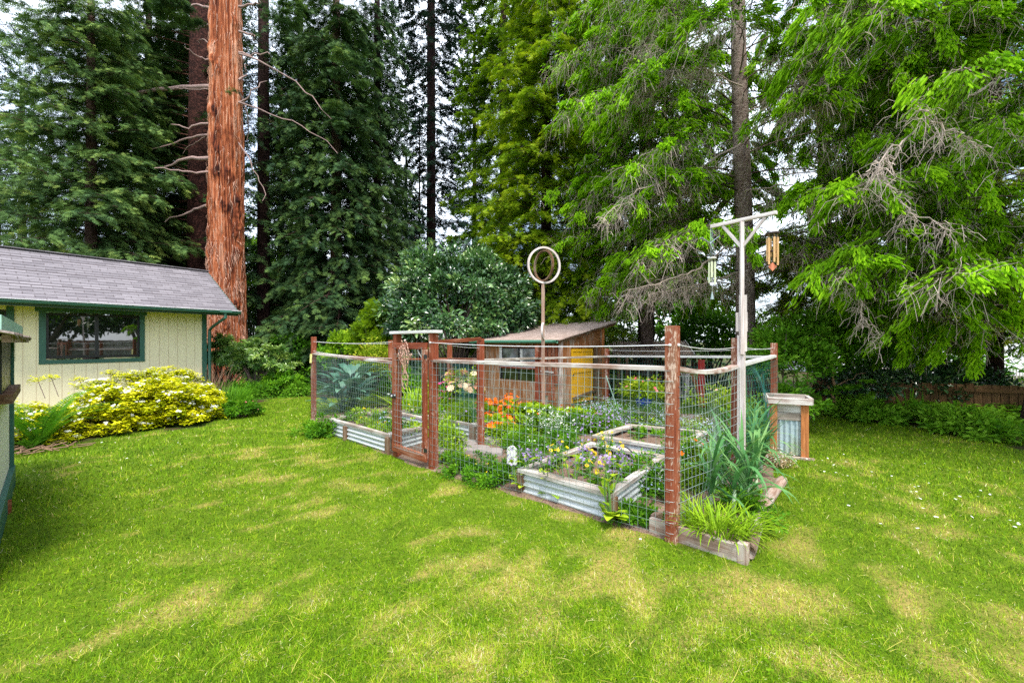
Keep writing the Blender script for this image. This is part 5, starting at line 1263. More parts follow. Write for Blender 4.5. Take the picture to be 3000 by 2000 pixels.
# trees far behind: copies
src = {}
far = [('conifer_tree', 'dark conifer far behind the house roof, leftmost of the far row', (-31, 27), 1.1), ('conifer_tree', 'dark conifer in the far row between roof and redwoods', (-21, 29), 1.05),
       ('conifer_tree', 'far dark conifer seen between the two redwood trunks and slim conifer', (-14.6, 27), 1.0), ('conifer_tree', 'far dark conifer behind the dense fir', (-9.5, 30), 1.1),
       ('conifer_tree', 'far conifer closing the view behind the hemlocks', (4.5, 27), 1.1), ('conifer_tree', 'far conifer behind the wood store', (11.5, 27), .55), ('conifer_tree', 'far conifer behind the right hand spruces', (21.5, 29), .6)]
conifer('fir_tree', 'dark fir between the slim trunk and the dense fir', V(at(880, 0, 20.5)[0], 20.5), 19, .2, .5, 17, lambda z: 2.9-.08*z, 130, M['firleaf'], 60, .22, T_FROND, bark=M['darkbark'], droop=.38, rise=.1, hang=.5, vb=.42, nt=8, r1=.12, smin=.06)
fm = conifer('conifer_tree', far[0][1], V(-31, 27), 18, .28, .4, 17.5, lambda z: 4.2-.2*z, 110, M['firleaf'], 15, .38, T_FROND2, bark=M['darkbark'], droop=.35, vb=.4, nt=7, group='far dark conifers')
for (nm, lab, p, sc) in far[1:]:
    o = fm.copy(); COL.objects.link(o); o.location = (*p, 0); o.rotation_euler.z = rng.random()*6; o.scale = (sc,)*3; o['label'] = lab
    for ch in list(fm.children):
        c = ch.copy(); COL.objects.link(c); c.parent = o

# ================================================================ shrubs and broadleaf plants
def shrub(name, label, c, R, leaf, N, size, tmpl=T_OVAL, cat='shrub', clumps=60, stem='limb', v0=.45, vj=.14, fl=None, flN=0, flsize=.03, flT=T_FL5, flat=.0, group=None, stems=7, shell=.55, up=.5, zmin=0.02, csize=.22, stemr=.02, nleaf='foliage', flname='flowers', fltop=0.):
    c = np.asarray(c, float); R = np.asarray(R, float); t = thing(name, label, cat, (c[0], c[1], 0), group)
    K = clumps; d = rnd_dir(K); d[:, 2] = np.abs(d[:, 2])*1.0-.25*(rng.random(K)); cc = c+d*(shell+(1-shell)*rng.random((K, 1)))*R; cc[:, 2] = np.maximum(cc[:, 2], zmin+size*.5)
    cr = csize*R.mean()*U(.6, 1.4, K); kv = rng.normal(0, vj, K)
    k = rng.integers(0, K, N); e = rnd_dir(N); e[:, 2] *= .75; P = cc[k]+e*cr[k][:, None]*(rng.random((N, 1))**.5)
    P[:, 2] = np.maximum(P[:, 2], zmin)
    out = nrm((P-c)/R); f = nrm(e*.8+out*.6+rng.normal(0, .45, (N, 3))+V(0, 0, -.05)); nn = out*.7+V(0, 0, up)+rng.normal(0, .35, (N, 3))
    m = MB(); m.inst(P, f, nn, size*U(.6, 1.25, N), *tmpl, a=np.clip(v0+kv[k]+e[:, 2]*.12+rng.normal(0, .13, N), 0, 1)); m.build(nleaf, leaf, t)
    if stems:
        m = MB(); ii = rng.integers(0, K, stems*3); s = np.linspace(0, 1, 6)[None, :, None]
        b0 = np.stack([c[0]+rng.normal(0, .07, stems*3)*R[0], c[1]+rng.normal(0, .07, stems*3)*R[1], 0*U(0, 1, stems*3)-.05], -1)
        Pm = b0[:, None]*(1-s)+cc[ii][:, None]*s; Pm[:, :, :2] += (np.sin(s*PI)*rng.normal(0, .06, (stems*3, 1, 2))*R[0])
        m.tubes(Pm, stemr*np.linspace(1, .3, 6), 5); m.build('stems', M[stem], t)
    if fl is not None and flN:
        K2 = rng.integers(0, K, flN); e = rnd_dir(flN); e[:, 2] = np.abs(e[:, 2]); P = cc[K2]+e*cr[K2][:, None]*U(.85, 1.1, flN)[:, None]
        P[:, 2] = np.maximum(P[:, 2]+fltop, zmin+.03)
        nn = nrm(e+V(0, 0, .7)+nrm(P-c)*.8); f = np.cross(nn, rng.normal(size=(flN, 3))); flower_parts(t, P, f, nn, flsize*U(.7, 1.25, flN), flT, rng.random(flN), fl)
    return t
def P2(px, d): return (px-1500)/F*d
# laurel
lc = V(P2(1335, 13.4), 13.6, 2.1)
shrub('laurel_bush', 'big rounded glossy dark laurel bush behind the gate', lc, (2.75, 1.9, 2.75), M['laurel'], 30000, .15, cat='bush', clumps=330, csize=.13, shell=.72, v0=.56, vj=.16, stems=14, stemr=.04)
b = MB(); 
shrub('laurel_bush', 'lower part laurel bush with glossy leaves behind the shed window wall', V(P2(1560, 14), 14.2, 1.3), (1.5, 1.2, 1.5), M['laurel'], 7000, .14, cat='bush', clumps=120, v0=.6, csize=.16, stems=6)
# arborvitae, feathery
shrub('feathery_conifer', 'bright feathery green conical conifer between dark fir and laurel', V(P2(1092, 12.6), 12.8, 1.3), (.62, .6, 1.75), M['hemlock'], 9000, .13, T_FROND, cat='conifer', clumps=130, csize=.2, v0=.5, shell=.5)
shrub('sumac_bush', 'light green lacy leaved bush at the foot of the dark fir', V(P2(1025, 13), 13, 1.35), (.7, .6, .75), M['lime'], 2200, .13, cat='bush', clumps=50, v0=.4, stems=5)
shrub('leafy_bush', 'pale green bush low behind the far left fence post', V(P2(985, 14), 14, .8), (1.0, .7, .9), M['bright'], 3600, .11, cat='bush', clumps=80, v0=.45)
shrub('leafy_bush', 'shaded green bush growing before the slim dark trunk', V(P2(835, 16), 16, .9), (1.6, .9, 1.1), M['herb'], 5200, .13, cat='bush', clumps=100, v0=.2)
# bright understory behind the trunks
for k, (px, d, z, R, lab) in enumerate(((735, 25, 4.4, (2.6, 1.6, 4.2), 'sunlit yellow green broadleaf tree seen between the red and slim trunks'), (850, 26, 3.2, (2.4, 1.6, 3.2), 'sunlit green broadleaf tree low behind the slim dark trunk'), (20, 24, 4.0, (2.2, 1.6, 3.0), 'yellow green treetop above the far left roof'), (490, 26, 5.5, (1.4, 1.4, 2.0), 'small sunlit foliage patch just above the roof ridge'), (1900, 22, 2.6, (3.5, 1.6, 2.8), 'bright broadleaf tree behind the wood store roof'))):
    shrub('broadleaf_tree', lab, V(P2(px, d), d, z), R, M['bright'], 5200, .26, cat='tree', clumps=110, v0=.62, csize=.2, stems=6, stemr=.06)
# golden shrub with white flowers in front of the house
def golden():
    t = thing('golden_shrub', 'long mounded golden leaved shrub dotted with white flowers before the house', 'shrub', (-6.8, 8.6, 0))
    m = MB(); fl = MB(); st = MB(); cores = []
    line = [V(-7.8, 6.75), V(-7.35, 7.8), V(-7.0, 8.5), V(-6.75, 8.65), V(-6.85, 9.05), V(-7.9, 8.3), V(-7.75, 9.0), V(-7.6, 9.6), V(-7.3, 9.6)]
    hs = [.72, .88, .95, .9, .72, .9, 1.12, 1.08, .9]
    for p, h in zip(line, hs):
        K = 130; d = rnd_dir(K); d[:, 2] = np.abs(d[:, 2]); cc = V(*p, .03)+d*U(.6, 1, K)[:, None]*V(.72, .68, h); kv = rng.normal(0, .13, K)
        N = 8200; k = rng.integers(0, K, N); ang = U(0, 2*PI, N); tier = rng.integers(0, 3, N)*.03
        P = cc[k]+np.stack([rng.normal(0, .045, N), rng.normal(0, .045, N), -tier+rng.normal(0, .02, N)], -1)
        f = np.stack([np.cos(ang), np.sin(ang), U(-.35, .3, N)], -1)
        P[:, 2] = np.maximum(P[:, 2], .03)
        low = np.clip((P[:, 2]-.05)/.5, 0, 1)
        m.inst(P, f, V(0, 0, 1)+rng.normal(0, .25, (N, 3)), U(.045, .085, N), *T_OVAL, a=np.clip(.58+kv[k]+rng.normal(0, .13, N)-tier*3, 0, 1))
        nf = 80; ii = rng.integers(0, K, nf)
        for i in ii:
            n = rng.integers(2, 6); q = cc[i]+np.stack([rng.normal(0, .035, n), rng.normal(0, .035, n), U(.01, .05, n)], -1); nn = d[i]+V(0, -.3, .8)+rng.normal(0, .3, (n, 3))
            fl.inst(q, np.cross(nn, rng.normal(size=(n, 3))), nn, U(.018, .03, n), *T_FL5, a=rng.random(n))
        ii = rng.integers(0, K, 14); s = np.linspace(0, 1, 4)[None, :, None]; st.tubes(V(*p, 0)*(1-s)+cc[ii][:, None]*s, .008, 4)
    # taller shoots
    for (px, py, d) in ((110, 1112, 8.4), (150, 1105, 8.7), (320, 1090, 9.1), (232, 1110, 8.6), (345, 1096, 9.2)):
        e = at(px, py, d); s = np.linspace(0, 1, 5)[:, None]; b0 = V(e[0]+.15, e[1], .5); st.tubes(b0*(1-s)+e*s, .008, 4)
        N = 60; ang = U(0, 2*PI, N); P = e+rng.normal(0, .05, (N, 3))*V(1.2, 1.2, .6); m.inst(P, np.stack([np.cos(ang), np.sin(ang), U(-.2, .3, N)], -1), V(0, 0, 1)+rng.normal(0, .25, (N, 3)), U(.05, .08, N), *T_OVAL, a=U(.4, .8, N))
    m.build('foliage', M['choisya'], t); fl.build('blossom', M['fwhite'], t)['kind'] = 'stuff'; st.build('stems', M['limb'], t)
golden()
# fern at the outbuilding corner
def fern(label, c, n, L, leaf, group=None):
    t = thing('fern', label, 'fern', (c[0], c[1], 0), group); m = MB()
    for k in range(n):
        az = k/n*2*PI+U(-.3, .3); s = np.linspace(.02, 1, 44); l = L*U(.7, 1.1); el = U(.9, 1.3); h = l*(np.cos(el)*s+.0)+l*.45*s**2; z = l*(np.sin(el)*s*1.2-.55*s**2.4)
        C = np.stack([c[0]+np.cos(az)*h, c[1]+np.sin(az)*h, np.maximum(z, .02)], -1); T = np.gradient(C, axis=0); T = nrm(T); sd = V(-math.sin(az), math.cos(az), 0)
        m.tubes(C, .005*(1.2-s), 3); w_ = l*.11*np.sin(np.clip(s*1.05, 0, 1)**.6*PI)**.8+.01
        for g in (1, -1): m.inst(C, sd*g+T*.45, np.cross(T, sd)*-1+V(0, 0, .4), np.stack([w_, w_*.22, w_*.3], -1), *T_LEAF, a=np.clip(.45+rng.normal(0, .12, len(s)), 0, 1))
    m.build('fronds', leaf, t); return t
fern('arching green fern between outbuilding corner and golden shrub', gp(30, 1335)[:2]+V(-.1, .45), 26, 1.25, M['herb'])
fern('small green fern at the ground left of the golden shrub', gp(70, 1335)[:2]+V(-.25, .3), 8, .45, M['herb'])
b = MB(); c = gp(75, 1330); 
for k in range(40): a = U(0, PI); q = c+V(U(-.5, .35), U(-.2, .5), U(0, .06)); b.tubes(np.array([q, q+V(math.cos(a)*.25, math.sin(a)*.2, U(0, .05))]), .008, 4)
tag(b.build('brush_pile', M['deadbrown']), 'small pile of brown sticks under the fern', 'twigs')
# rhododendrons by the redwood
T_WH = []
def whorl(n=7, L=1., w=.17):
    v = []; t = []; q = []
    for k in range(n):
        a = k/n*2*PI; c, s = math.cos(a), math.sin(a); o = len(v)
        v += [(0, 0, 0), (.5*c-w*s, .5*s+w*c, .05), (c, s, -.18), (.5*c+w*s, .5*s-w*c, .05)]; q.append([o, o+3, o+2, o+1])
    return (np.array(v), q, None)
T_W = whorl()
shrub('rhododendron', 'rhododendron with whorled leaves and a few pink buds against the redwood trunk', V(P2(655, 13.6), 13.7, 1.05), (.95, .7, .95), M['rhodo'], 800, .13, T_W, clumps=90, v0=.6, stems=9, fl=M['fpink'], flN=14, flsize=.05, csize=.12, shell=.35)
shrub('rhododendron', 'broad rhododendron with pale green whorls right of the redwood base', V(P2(745, 13.3), 13.4, .75), (1.3, .8, 1.0), M['rhodo'], 1150, .14, T_W, clumps=110, v0=.62, stems=9, csize=.12, shell=.4)
shrub('leafy_plant', 'low fingered green plant right of the rhododendrons', V(P2(830, 13.2), 13.2, .35), (.75, .5, .5), M['herb'], 300, .14, T_W, cat='plant', clumps=50, v0=.6, stems=4)
shrub('ground_cover_mound', 'low bright mound of ground cover at the lawn edge by the redwood', V(P2(795, 12.7), 12.9, .08), (1.3, .5, .34), M['bright'], 4200, .06, cat='plant', clumps=90, v0=.55, csize=.3, stems=0)
shrub('ground_cover_mound', 'dark low mound between lawn and redwood foot', V(P2(690, 12.5), 12.7, .08), (1.2, .5, .35), M['herb'], 3400, .07, cat='plant', clumps=80, v0=.3, csize=.3, stems=0)
shrub('leafy_plant', 'pink flowered green plant at the right end of the golden shrub', gp(640, 1235)+V(.0, .7, .1), (.42, .4, .3), M['herb'], 2600, .06, cat='plant', clumps=50, fl=M['fpink'], flN=16, flsize=.025, stems=4)
def tuft(name, label, c, n, L, W, leaf, spread=.1, lean=(.05, .5), curl=(.4, 1.4), v=(.3, .7), cat='plant', K=5, fold=.15, group=None, part='blades', flw=None):
    t = thing(name, label, cat, (c[0], c[1], 0), group); m = MB(); z = c[2] if len(c) > 2 else 0
    a = U(0, 2*PI, n); r = np.sqrt(rng.random(n))*spread; P = np.stack([c[0]+np.cos(a)*r, c[1]+np.sin(a)*r, z+0*a], -1)
    m.ribbons(P, a+rng.normal(0, .5, n), L*U(.6, 1.15, n), W*U(.7, 1.2, n), U(*lean, n), U(*curl, n), K=K, a=U(*v, n), fold=fold); m.build(part, leaf, t); return t
tuft('grass_clump', 'arching green grass clump beyond the golden shrub', gp(690, 1195)+V(-.3, .3, 0), 420, .7, .012, M['herb'], .3, (.3, 1.0), (.4, 1.2), cat='grass clump')
tuft('grass_clump', 'fine green grass clump at the house corner', gp(630, 1185)+V(0, .3, 0), 800, .5, .012, M['herb'], .5, (.1, .8), (.4, 1.2), cat='grass clump')
tuft('grass_clump', 'wispy dark grass at the house wall above the golden shrub', V(-7.5, 10.6, .3), 160, .85, .006, M['deadbrown'], .35, (.1, .7), (.1, .6), cat='grass clump')
# shrubs on the right
shrub('camellia_bush', 'glossy bright green bush with exposed stems right of the planter', V(P2(2420, 9.2), 9.5, 1.45), (1.6, .9, .95), M['bright'], 9500, .095, cat='bush', clumps=150, v0=.55, csize=.2, stems=0)
def stems(t, specs, mat='barelimb'):
    for (a, b_, r) in specs: limb(t, a, b_, r, mat=mat, wig=.12)
tt_ = thing('bare_stem_shrub', 'twisting bare tan stems rising under the glossy bush', 'shrub', (*gp(2437, 1205)[:2], 0))
M['tanstem'] = plain('tan stem', (.42, .24, .13), .8, var=.3)
g_ = gp(2437, 1212)
stems(tt_, [(g_, at(2448, 1135, 9.4), .035), (at(2448, 1137, 9.4), at(2418, 1040, 9.2), .03), (at(2420, 1042, 9.2), at(2390, 1010, 9.0), .02), (at(2420, 1045, 9.2), at(2470, 1000, 9.1), .018), (at(2370, 1150, 9.0), at(2352, 1080, 8.9), .018), (at(2365, 1150, 9.0), at(2300, 1060, 8.7), .018), (at(2372, 1150, 9.0), at(2400, 1085, 9.1), .015), (at(2376, 1200, 9.0), at(2366, 1140, 9.0), .03), (at(2446, 1130, 9.4), at(2500, 1090, 9.5), .014)], 'tanstem')
blob_foliage(tt_, [(at(2480, 1140, 8.6), (.35, .3, .12)), (at(2530, 1120, 8.7), (.25, .3, .12))], M['bright'], 900, .09, T_OVAL, v0=.5, name='foliage')
shrub('leafy_bush', 'bush of light green leaves behind the fence end post', V(P2(2330, 8.3), 8.6, 1.05), (.95, .7, .85), M['bright'], 4600, .085, cat='bush', clumps=110, v0=.55, stems=5)
shrub('leafy_bush', 'large leaved laurel below the spruce boughs at the planter', V(P2(2330, 7.6), 7.7, .45), (.5, .5, .5), M['bright'], 900, .1, cat='bush', clumps=50, v0=.5, stems=4)
shrub('laurel_bush', 'dark glossy thicket under the right spruce', V(P2(2800, 9.4), 10.2, .5), (2.6, .6, .6), M['laurel'], 4500, .12, cat='bush', clumps=130, v0=.4, csize=.18, stems=8)
# rough leafy ground cover on the right: nobody could count it
def ground_cover():
    m = MB(); N = 26000; x = U(4.2, 12.5, N); y = U(4.0, 10.2, N)
    e = edge_soft(x+.0, y-.15) & (x/y < 1.4) & (x/y > .62); x, y = x[e], y[e]; N = len(x)
    h = .10+.3*np.clip(fbm(x*1.2, y*1.2, 3)*1.6-.4, 0, 1); k = fbm(x*2, y*2, 2)
    z = h*U(.15, 1, N); az = U(0, 2*PI, N); f = np.stack([np.cos(az), np.sin(az), U(-.4, .2, N)], -1)
    m.inst(np.stack([x, y, z], -1), f, V(0, 0, 1)+rng.normal(0, .3, (N, 3)), U(.05, .13, N), *T_OVAL, a=np.clip(.6+.4*(k-.4)+rng.normal(0, .12, N), 0, 1))
    tag(m.build('ground_cover', M['herb']), 'rough leafy ground cover along the lawn edge on the right', 'ground cover', kind='stuff')
    m = MB(); N = 9000; x = U(-9, 9, N); y = U(12.2, 17, N); z = U(.02, .35, N)*fbm(x, y, 2); az = U(0, 2*PI, N)
    e = edge_soft(x, y-.3); x, y, z, az = x[e], y[e], z[e], az[e]; N = len(x)
    m.inst(np.stack([x, y, z], -1), np.stack([np.cos(az), np.sin(az), U(-.4, .2, N)], -1), V(0, 0, 1)+rng.normal(0, .3, (N, 3)), U(.06, .16, N), *T_OVAL, a=U(.0, .4, N))
    tag(m.build('forest_undergrowth', M['herb']), 'low shaded undergrowth on the forest floor behind the lawn', 'undergrowth', kind='stuff')
ground_cover()
tuft('flag_leaves', 'upright sword leaved plant in the ground cover before the plank fence', gp(2660, 1225), 16, .62, .035, M['herb'], .1, (.0, .4), (.0, .3), (.5, .8))
tuft('flag_leaves', 'small sword leaved plant right of the taller one in the ground cover', gp(2700, 1222), 9, .5, .03, M['herb'], .07, (.0, .4), (.0, .3), (.5, .8))
def bigleaf(label, c, n, L, leaf, h, v=(.3, .7), name='leafy_plant', rad=.2, w=.45, group=None, cat='plant'):
    """big leaves on stalks from one crown"""
    t = thing(name, label, cat, (c[0], c[1], 0), group); m = MB(); st = MB(); z = c[2] if len(c) > 2 else 0
    a = np.arange(n)*2.4+rng.normal(0, .2, n); el = U(.1, 1.0, n); hh = h*U(.35, 1, n)
    E = np.stack([c[0]+np.cos(a)*rad*el, c[1]+np.sin(a)*rad*el, z+hh], -1); s = np.linspace(0, 1, 4)[None, :, None]
    B = V(c[0], c[1], z); Pp = B*(1-s)+E[:, None]*s; Pp[:, :, 2] += .06*np.sin(s[..., 0]*PI); st.tubes(Pp, .006, 4); st.build('stalks', leaf, t)
    K = 6; m.ribbons(E, a, L*U(.7, 1.2, n), L*w*U(.8, 1.2, n), U(.6, 1.2, n), U(.5, 1.2, n), K=K, a=U(*v, n), fold=.25, wp=np.sin(np.clip(np.linspace(.02, .985, K+1), 0, 1)**.8*PI)**.7)
    m.build('leaves', leaf, t); return t
bigleaf('cluster of broad leaves by the foot of the plank fence', gp(2545, 1215), 12, .38, M['herb'], .35, rad=.3)

shrub('leafy_bush', 'dark green thicket filling the gap behind the wood store and chime pole', V(P2(2090, 16.5), 16.5, 1.4), (2.4, 1.2, 2.0), M['herb'], 6500, .16, cat='bush', clumps=130, v0=.4, csize=.18, stems=6, stemr=.04)
shrub('leafy_bush', 'shaded thicket behind the low plank fence at the far right', V(12.5, 13.5, .6), (3.2, 1.2, .9), M['herb'], 4500, .16, cat='bush', clumps=130, v0=.4, csize=.18, stems=6, stemr=.04)
for k_, (px_, py_, lb_) in enumerate(((2520, 1225, 'bright leafy plant at the lawn edge nearest the bare stemmed shrub'), (2600, 1240, 'bright leafy plant left of the sword leaved plants'), (2760, 1250, 'bright leafy plant right of the sword leaved plants'), (2840, 1275, 'bright leafy clump at the lawn edge before the plank fence'), (2930, 1290, 'bright leafy clump at the far right lawn edge'))):
    c_ = gp(px_, py_); shrub('leafy_plant', lb_, V(c_[0], c_[1]+.2, .08), (.5, .4, .38), M['bright'], 1100, .095, cat='plant', clumps=40, v0=.7, csize=.25, stems=4, stemr=.006, group='leafy plants along the right lawn edge')
# ---------------------------------------------------------------- garden plants
def herb(label, c, R, N, leaf, size, name='herb_clump', fl=None, flN=0, flsize=.02, v0=.5, tm=T_LEAF, flT=T_FL5, clumps=40, cat='plant', stems=6, csize=.24, fltop=.02, group=None, shell=.25):
    return shrub(name, label, V(c[0], c[1], (c[2] if len(c) > 2 else 0)), R, leaf, N, size, tm, cat, clumps, 'herbstem', v0, .13, fl, flN, flsize, flT, stems=stems, csize=csize, zmin=(c[2] if len(c) > 2 else 0)+.02, stemr=.004, fltop=fltop, group=group, shell=shell)
M['herbstem'] = plain('green stem', (.12, .24, .05), .7)
def stalks(label, c, n, h, spread, leaf, fl, flsize, name='flowering_plant', z=0., lsize=.06, nl=12, flT=T_FL8, flper=1, v0=.5, group=None, tm=T_OVAL, side=False, r=.004):
    t = thing(name, label, 'flower plant', (c[0], c[1], 0), group)
    a = U(0, 2*PI, n); rr = np.sqrt(rng.random(n))*spread; B = np.stack([c[0]+np.cos(a)*rr*.4, c[1]+np.sin(a)*rr*.4, z+0*a], -1); E = np.stack([c[0]+np.cos(a)*rr, c[1]+np.sin(a)*rr, z+h*U(.55, 1.1, n)], -1)
    s = np.linspace(0, 1, 6)[None, :, None]; P = B[:, None]*(1-s)+E[:, None]*s; P[:, :, :2] += np.sin(s*PI)*rng.normal(0, .02, (n, 1, 2))
    m = MB(); m.tubes(P, r, 4); m.build('stems', M['herbstem'], t)
    N = n*nl; i = rng.integers(0, n, N); q = rng.random(N)**.8*.92; Q = B[i]*(1-q[:, None])+E[i]*q[:, None]; az = U(0, 2*PI, N)
    f = np.stack([np.cos(az), np.sin(az), U(-.3, .7, N)], -1); m = MB(); m.inst(Q, f, V(0, 0, 1)+rng.normal(0, .3, (N, 3)), lsize*(1.15-q*.7)*U(.7, 1.3, N), *tm, a=np.clip(v0+rng.normal(0, .15, N), 0, 1)); m.build('leaves', leaf, t)
    if fl is not None:
        N = n*flper; i = np.repeat(np.arange(n), flper); q = 1-rng.random(N)*(.45 if side else .04); Q = B[i]*(1-q[:, None])+E[i]*q[:, None]+rng.normal(0, .012 if flper > 1 else .001, (N, 3)); nn = V(0, -.4, .8)+rng.normal(0, .4, (N, 3))
        flower_parts(t, Q, np.cross(nn, rng.normal(size=(N, 3))), nn, flsize*U(.7, 1.2, N), flT, rng.random(N), fl)
    return t
G = lambda px, py, z=0.: gp(px, py, z)
# outside the fence / front strip
herb('leafy mint clump outside the fence at the far left bed', G(938, 1272), (.42, .36, .42), 2600, M['herb'], .055, v0=.5)
herb('thick green herb clump inside the fence left of the plaque', G(1450, 1418)+V(0, .12, 0), (.42, .3, .36), 4200, M['herb'], .035, v0=.5, fl=M['fyellow'], flN=5, flsize=.014)
herb('thick green herb clump below the dark red inner post', G(1372, 1395)+V(0, .1, 0), (.38, .3, .33), 3600, M['herb'], .035, v0=.45, fl=M['fyellow'], flN=3, flsize=.014)
herb('pale leafed herb clump at the foot of the right gate post', G(1315, 1362)+V(.0, .1, 0), (.26, .22, .34), 900, M['lime'], .055, v0=.35)
herb('light green tall leafy plant right of the gate post', G(1318, 1322)+V(.0, .1, 0), (.26, .24, .55), 1200, M['lime'], .05, v0=.35)
herb('herb clump between plaque and near bed with purple flowers', G(1540, 1395)+V(0, .35, 0), (.3, .3, .32), 1800, M['herb'], .04, fl=M['fpurple'], flN=45, flsize=.014, v0=.4)
herb('white flowered bushy plant left of the near raised bed', G(1560, 1330)+V(0, .3, 0), (.5, .4, .36), 4600, M['herb'], .035, fl=M['fwhite'], flN=60, flsize=.013, v0=.5, clumps=70)
herb('green bushy plant behind the dark red inner post', G(1480, 1310)+V(.1, .4, 0), (.5, .42, .36), 4200, M['lime'], .04, v0=.35, clumps=70)
stalks('white bell flower stems standing left of the near bed', G(1640, 1310)+V(0, .2, 0), 30, .56, .38, M['herb'], M['fwhite'], .013, flper=6, side=True, lsize=.06, v0=.45)
stalks('white bell flower stems further left among the herbs', G(1590, 1290)+V(0, .3, 0), 22, .5, .36, M['herb'], M['fwhite'], .012, flper=5, side=True, lsize=.06, v0=.5)
herb('dense green foliage mass in the middle of the garden', G(1700, 1290)+V(-.05, .7, 0), (.7, .5, .4), 6500, M['herb'], .045, v0=.5, clumps=90, fl=M['fpurple'], flN=40, flsize=.014)
herb('bright green fennel like foliage behind the bell flowers', G(1620, 1262)+V(0, .5, 0), (.7, .5, .38), 4200, M['lime'], .05, v0=.3, clumps=80)
# nasturtiums
def nasturtium(label, c, R, nl, nf, fm_, v0=.55):
    t = herb(label, c, R, nl, M['lime'], .075, name='nasturtium', v0=v0, tm=(petals(7, cup=.12)[0], None, petals(7, cup=.12)[2]), clumps=60, csize=.2, stems=5, shell=.5, fl=fm_, flN=nf, flsize=.045, flT=T_CUP, fltop=.04)
    return t
nasturtium('mass of orange red nasturtiums right of the inner post', V(P2(1470, 7.9), 7.9, .12), (.62, .42, .46), 900, 330, M['forange'])
nasturtium('lower nasturtiums with yellow orange blooms spilling to the path', V(P2(1450, 7.3), 7.3, .1), (.4, .35, .3), 500, 70, M['forange'])
nasturtium('round leaved nasturtium foliage with few red blooms before the shed', V(P2(1560, 7.7), 7.7, .1), (.6, .4, .42), 1500, 26, M['forange'], .45)
nasturtium('small nasturtiums with red and orange blooms at the foot of the yellow door', V(P2(1690, 8.1), 8.1, .05), (.6, .4, .32), 900, 34, M['forange'], .5)
# forget-me-not drifts
herb('pale blue forget-me-not drift behind the second bed', V(P2(1880, 8.4), 8.4, 0), (1.0, .75, .42), 5200, M['herb'], .035, fl=M['fblue'], flN=1300, flsize=.012, v0=.5, clumps=110, name='forget_me_nots', shell=.4)
herb('pale blue forget-me-not drift before the yellow shed door', V(P2(1760, 9.2), 9.2, 0), (.8, .6, .45), 3200, M['herb'], .04, fl=M['fblue'], flN=700, flsize=.012, v0=.45, clumps=80, name='forget_me_nots', shell=.4)
herb('white dotted forget-me-nots beside the side fence', V(P2(2060, 7.0), 7.0, 0), (.62, .8, .4), 4200, M['lime'], .035, fl=M['fblue'], flN=900, flsize=.011, v0=.35, clumps=90, name='forget_me_nots', shell=.4)
herb('violet catmint mass left of the second bed', V(P2(1770, 7.6), 7.6, 0), (.6, .5, .5), 4200, M['herb'], .04, fl=M['fpurple'], flN=420, flsize=.02, v0=.5, clumps=80, name='catmint', shell=.4)
herb('white flowered foliage right of the near bed inside the corner', G(1900, 1470)+V(.05, .3, 0), (.33, .42, .36), 3200, M['herb'], .05, fl=M['fblue'], flN=160, flsize=.011, v0=.42, clumps=60, name='forget_me_nots')
herb('white flowered foliage between second bed and corner post', G(1990, 1400)+V(.05, .35, 0), (.3, .4, .4), 2600, M['herb'], .05, fl=M['fblue'], flN=120, flsize=.011, v0=.5, clumps=50, name='forget_me_nots')
herb('leafy low weeds at the base of the near bed and corner post', G(1870, 1535)+V(.0, .1, 0), (.34, .16, .2), 1500, M['herb'], .05, v0=.45, clumps=40)
herb('tall feathery poppy foliage right of the corner post', G(2055, 1440)+V(0, .15, 0), (.24, .28, .42), 2200, M['lime'], .07, v0=.3, clumps=50, tm=T_STRAND[:3])
stalks('orange poppy and yellow bud beside the leeks', G(2040, 1440)+V(.02, .1, 0), 3, .52, .14, M['lime'], M['forange'], .035, flT=T_CUP, name='poppy')
herb('mixed green growth between the two raised beds on the left', G(1700, 1330)+V(-.2, .2, 0), (.35, .4, .3), 2600, M['herb'], .045, v0=.5, clumps=50, fl=M['fpurple'], flN=20, flsize=.014)
herb('leafy greens along the outside of the second bed', V(P2(1880, 7.3), 7.5, 0), (.7, .25, .35), 2600, M['lime'], .045, v0=.35, clumps=60, fl=M['fblue'], flN=90, flsize=.016)
herb('bright leafy mass inside the side fence behind the leeks', V(P2(2040, 5.3), 5.4, 0), (.3, .4, .5), 2600, M['lime'], .06, v0=.35, clumps=60, fl=M['fblue'], flN=70, flsize=.014)
herb('low leafy weeds under the leeks', V(*(LEEK[1]*.5+LEEK[2]*.5+V(-.25, .1)), .04), (.3, .6, .16), 1500, M['herb'], .05, v0=.5, clumps=50)
# blueberry like bush
herb('open yellow green bush with red tips seen left of the corner post', V(P2(1885, 7.9), 7.9, .62), (.55, .45, .42), 2300, M['yellowleaf'], .06, v0=.35, fl=M['fpink'], flN=26, flsize=.03, clumps=70, name='fruit_bush', cat='bush', tm=T_OVAL, shell=.3)
herb('pale thorny rose bush with bare stems behind the side fence', V(P2(2105, 7.0), 7.0, .55), (.5, .5, .5), 1500, M['yellowleaf'], .05, v0=.3, clumps=60, name='rose_bush', cat='bush', fl=M['fcream'], flN=20, flsize=.02, stems=10, tm=T_OVAL)
herb('green bushy growth inside the fence by the end post', V(P2(2200, 6.6), 6.9, .3), (.5, .4, .6), 2600, M['lime'], .05, v0=.25, clumps=70, cat='bush', name='leafy_bush')
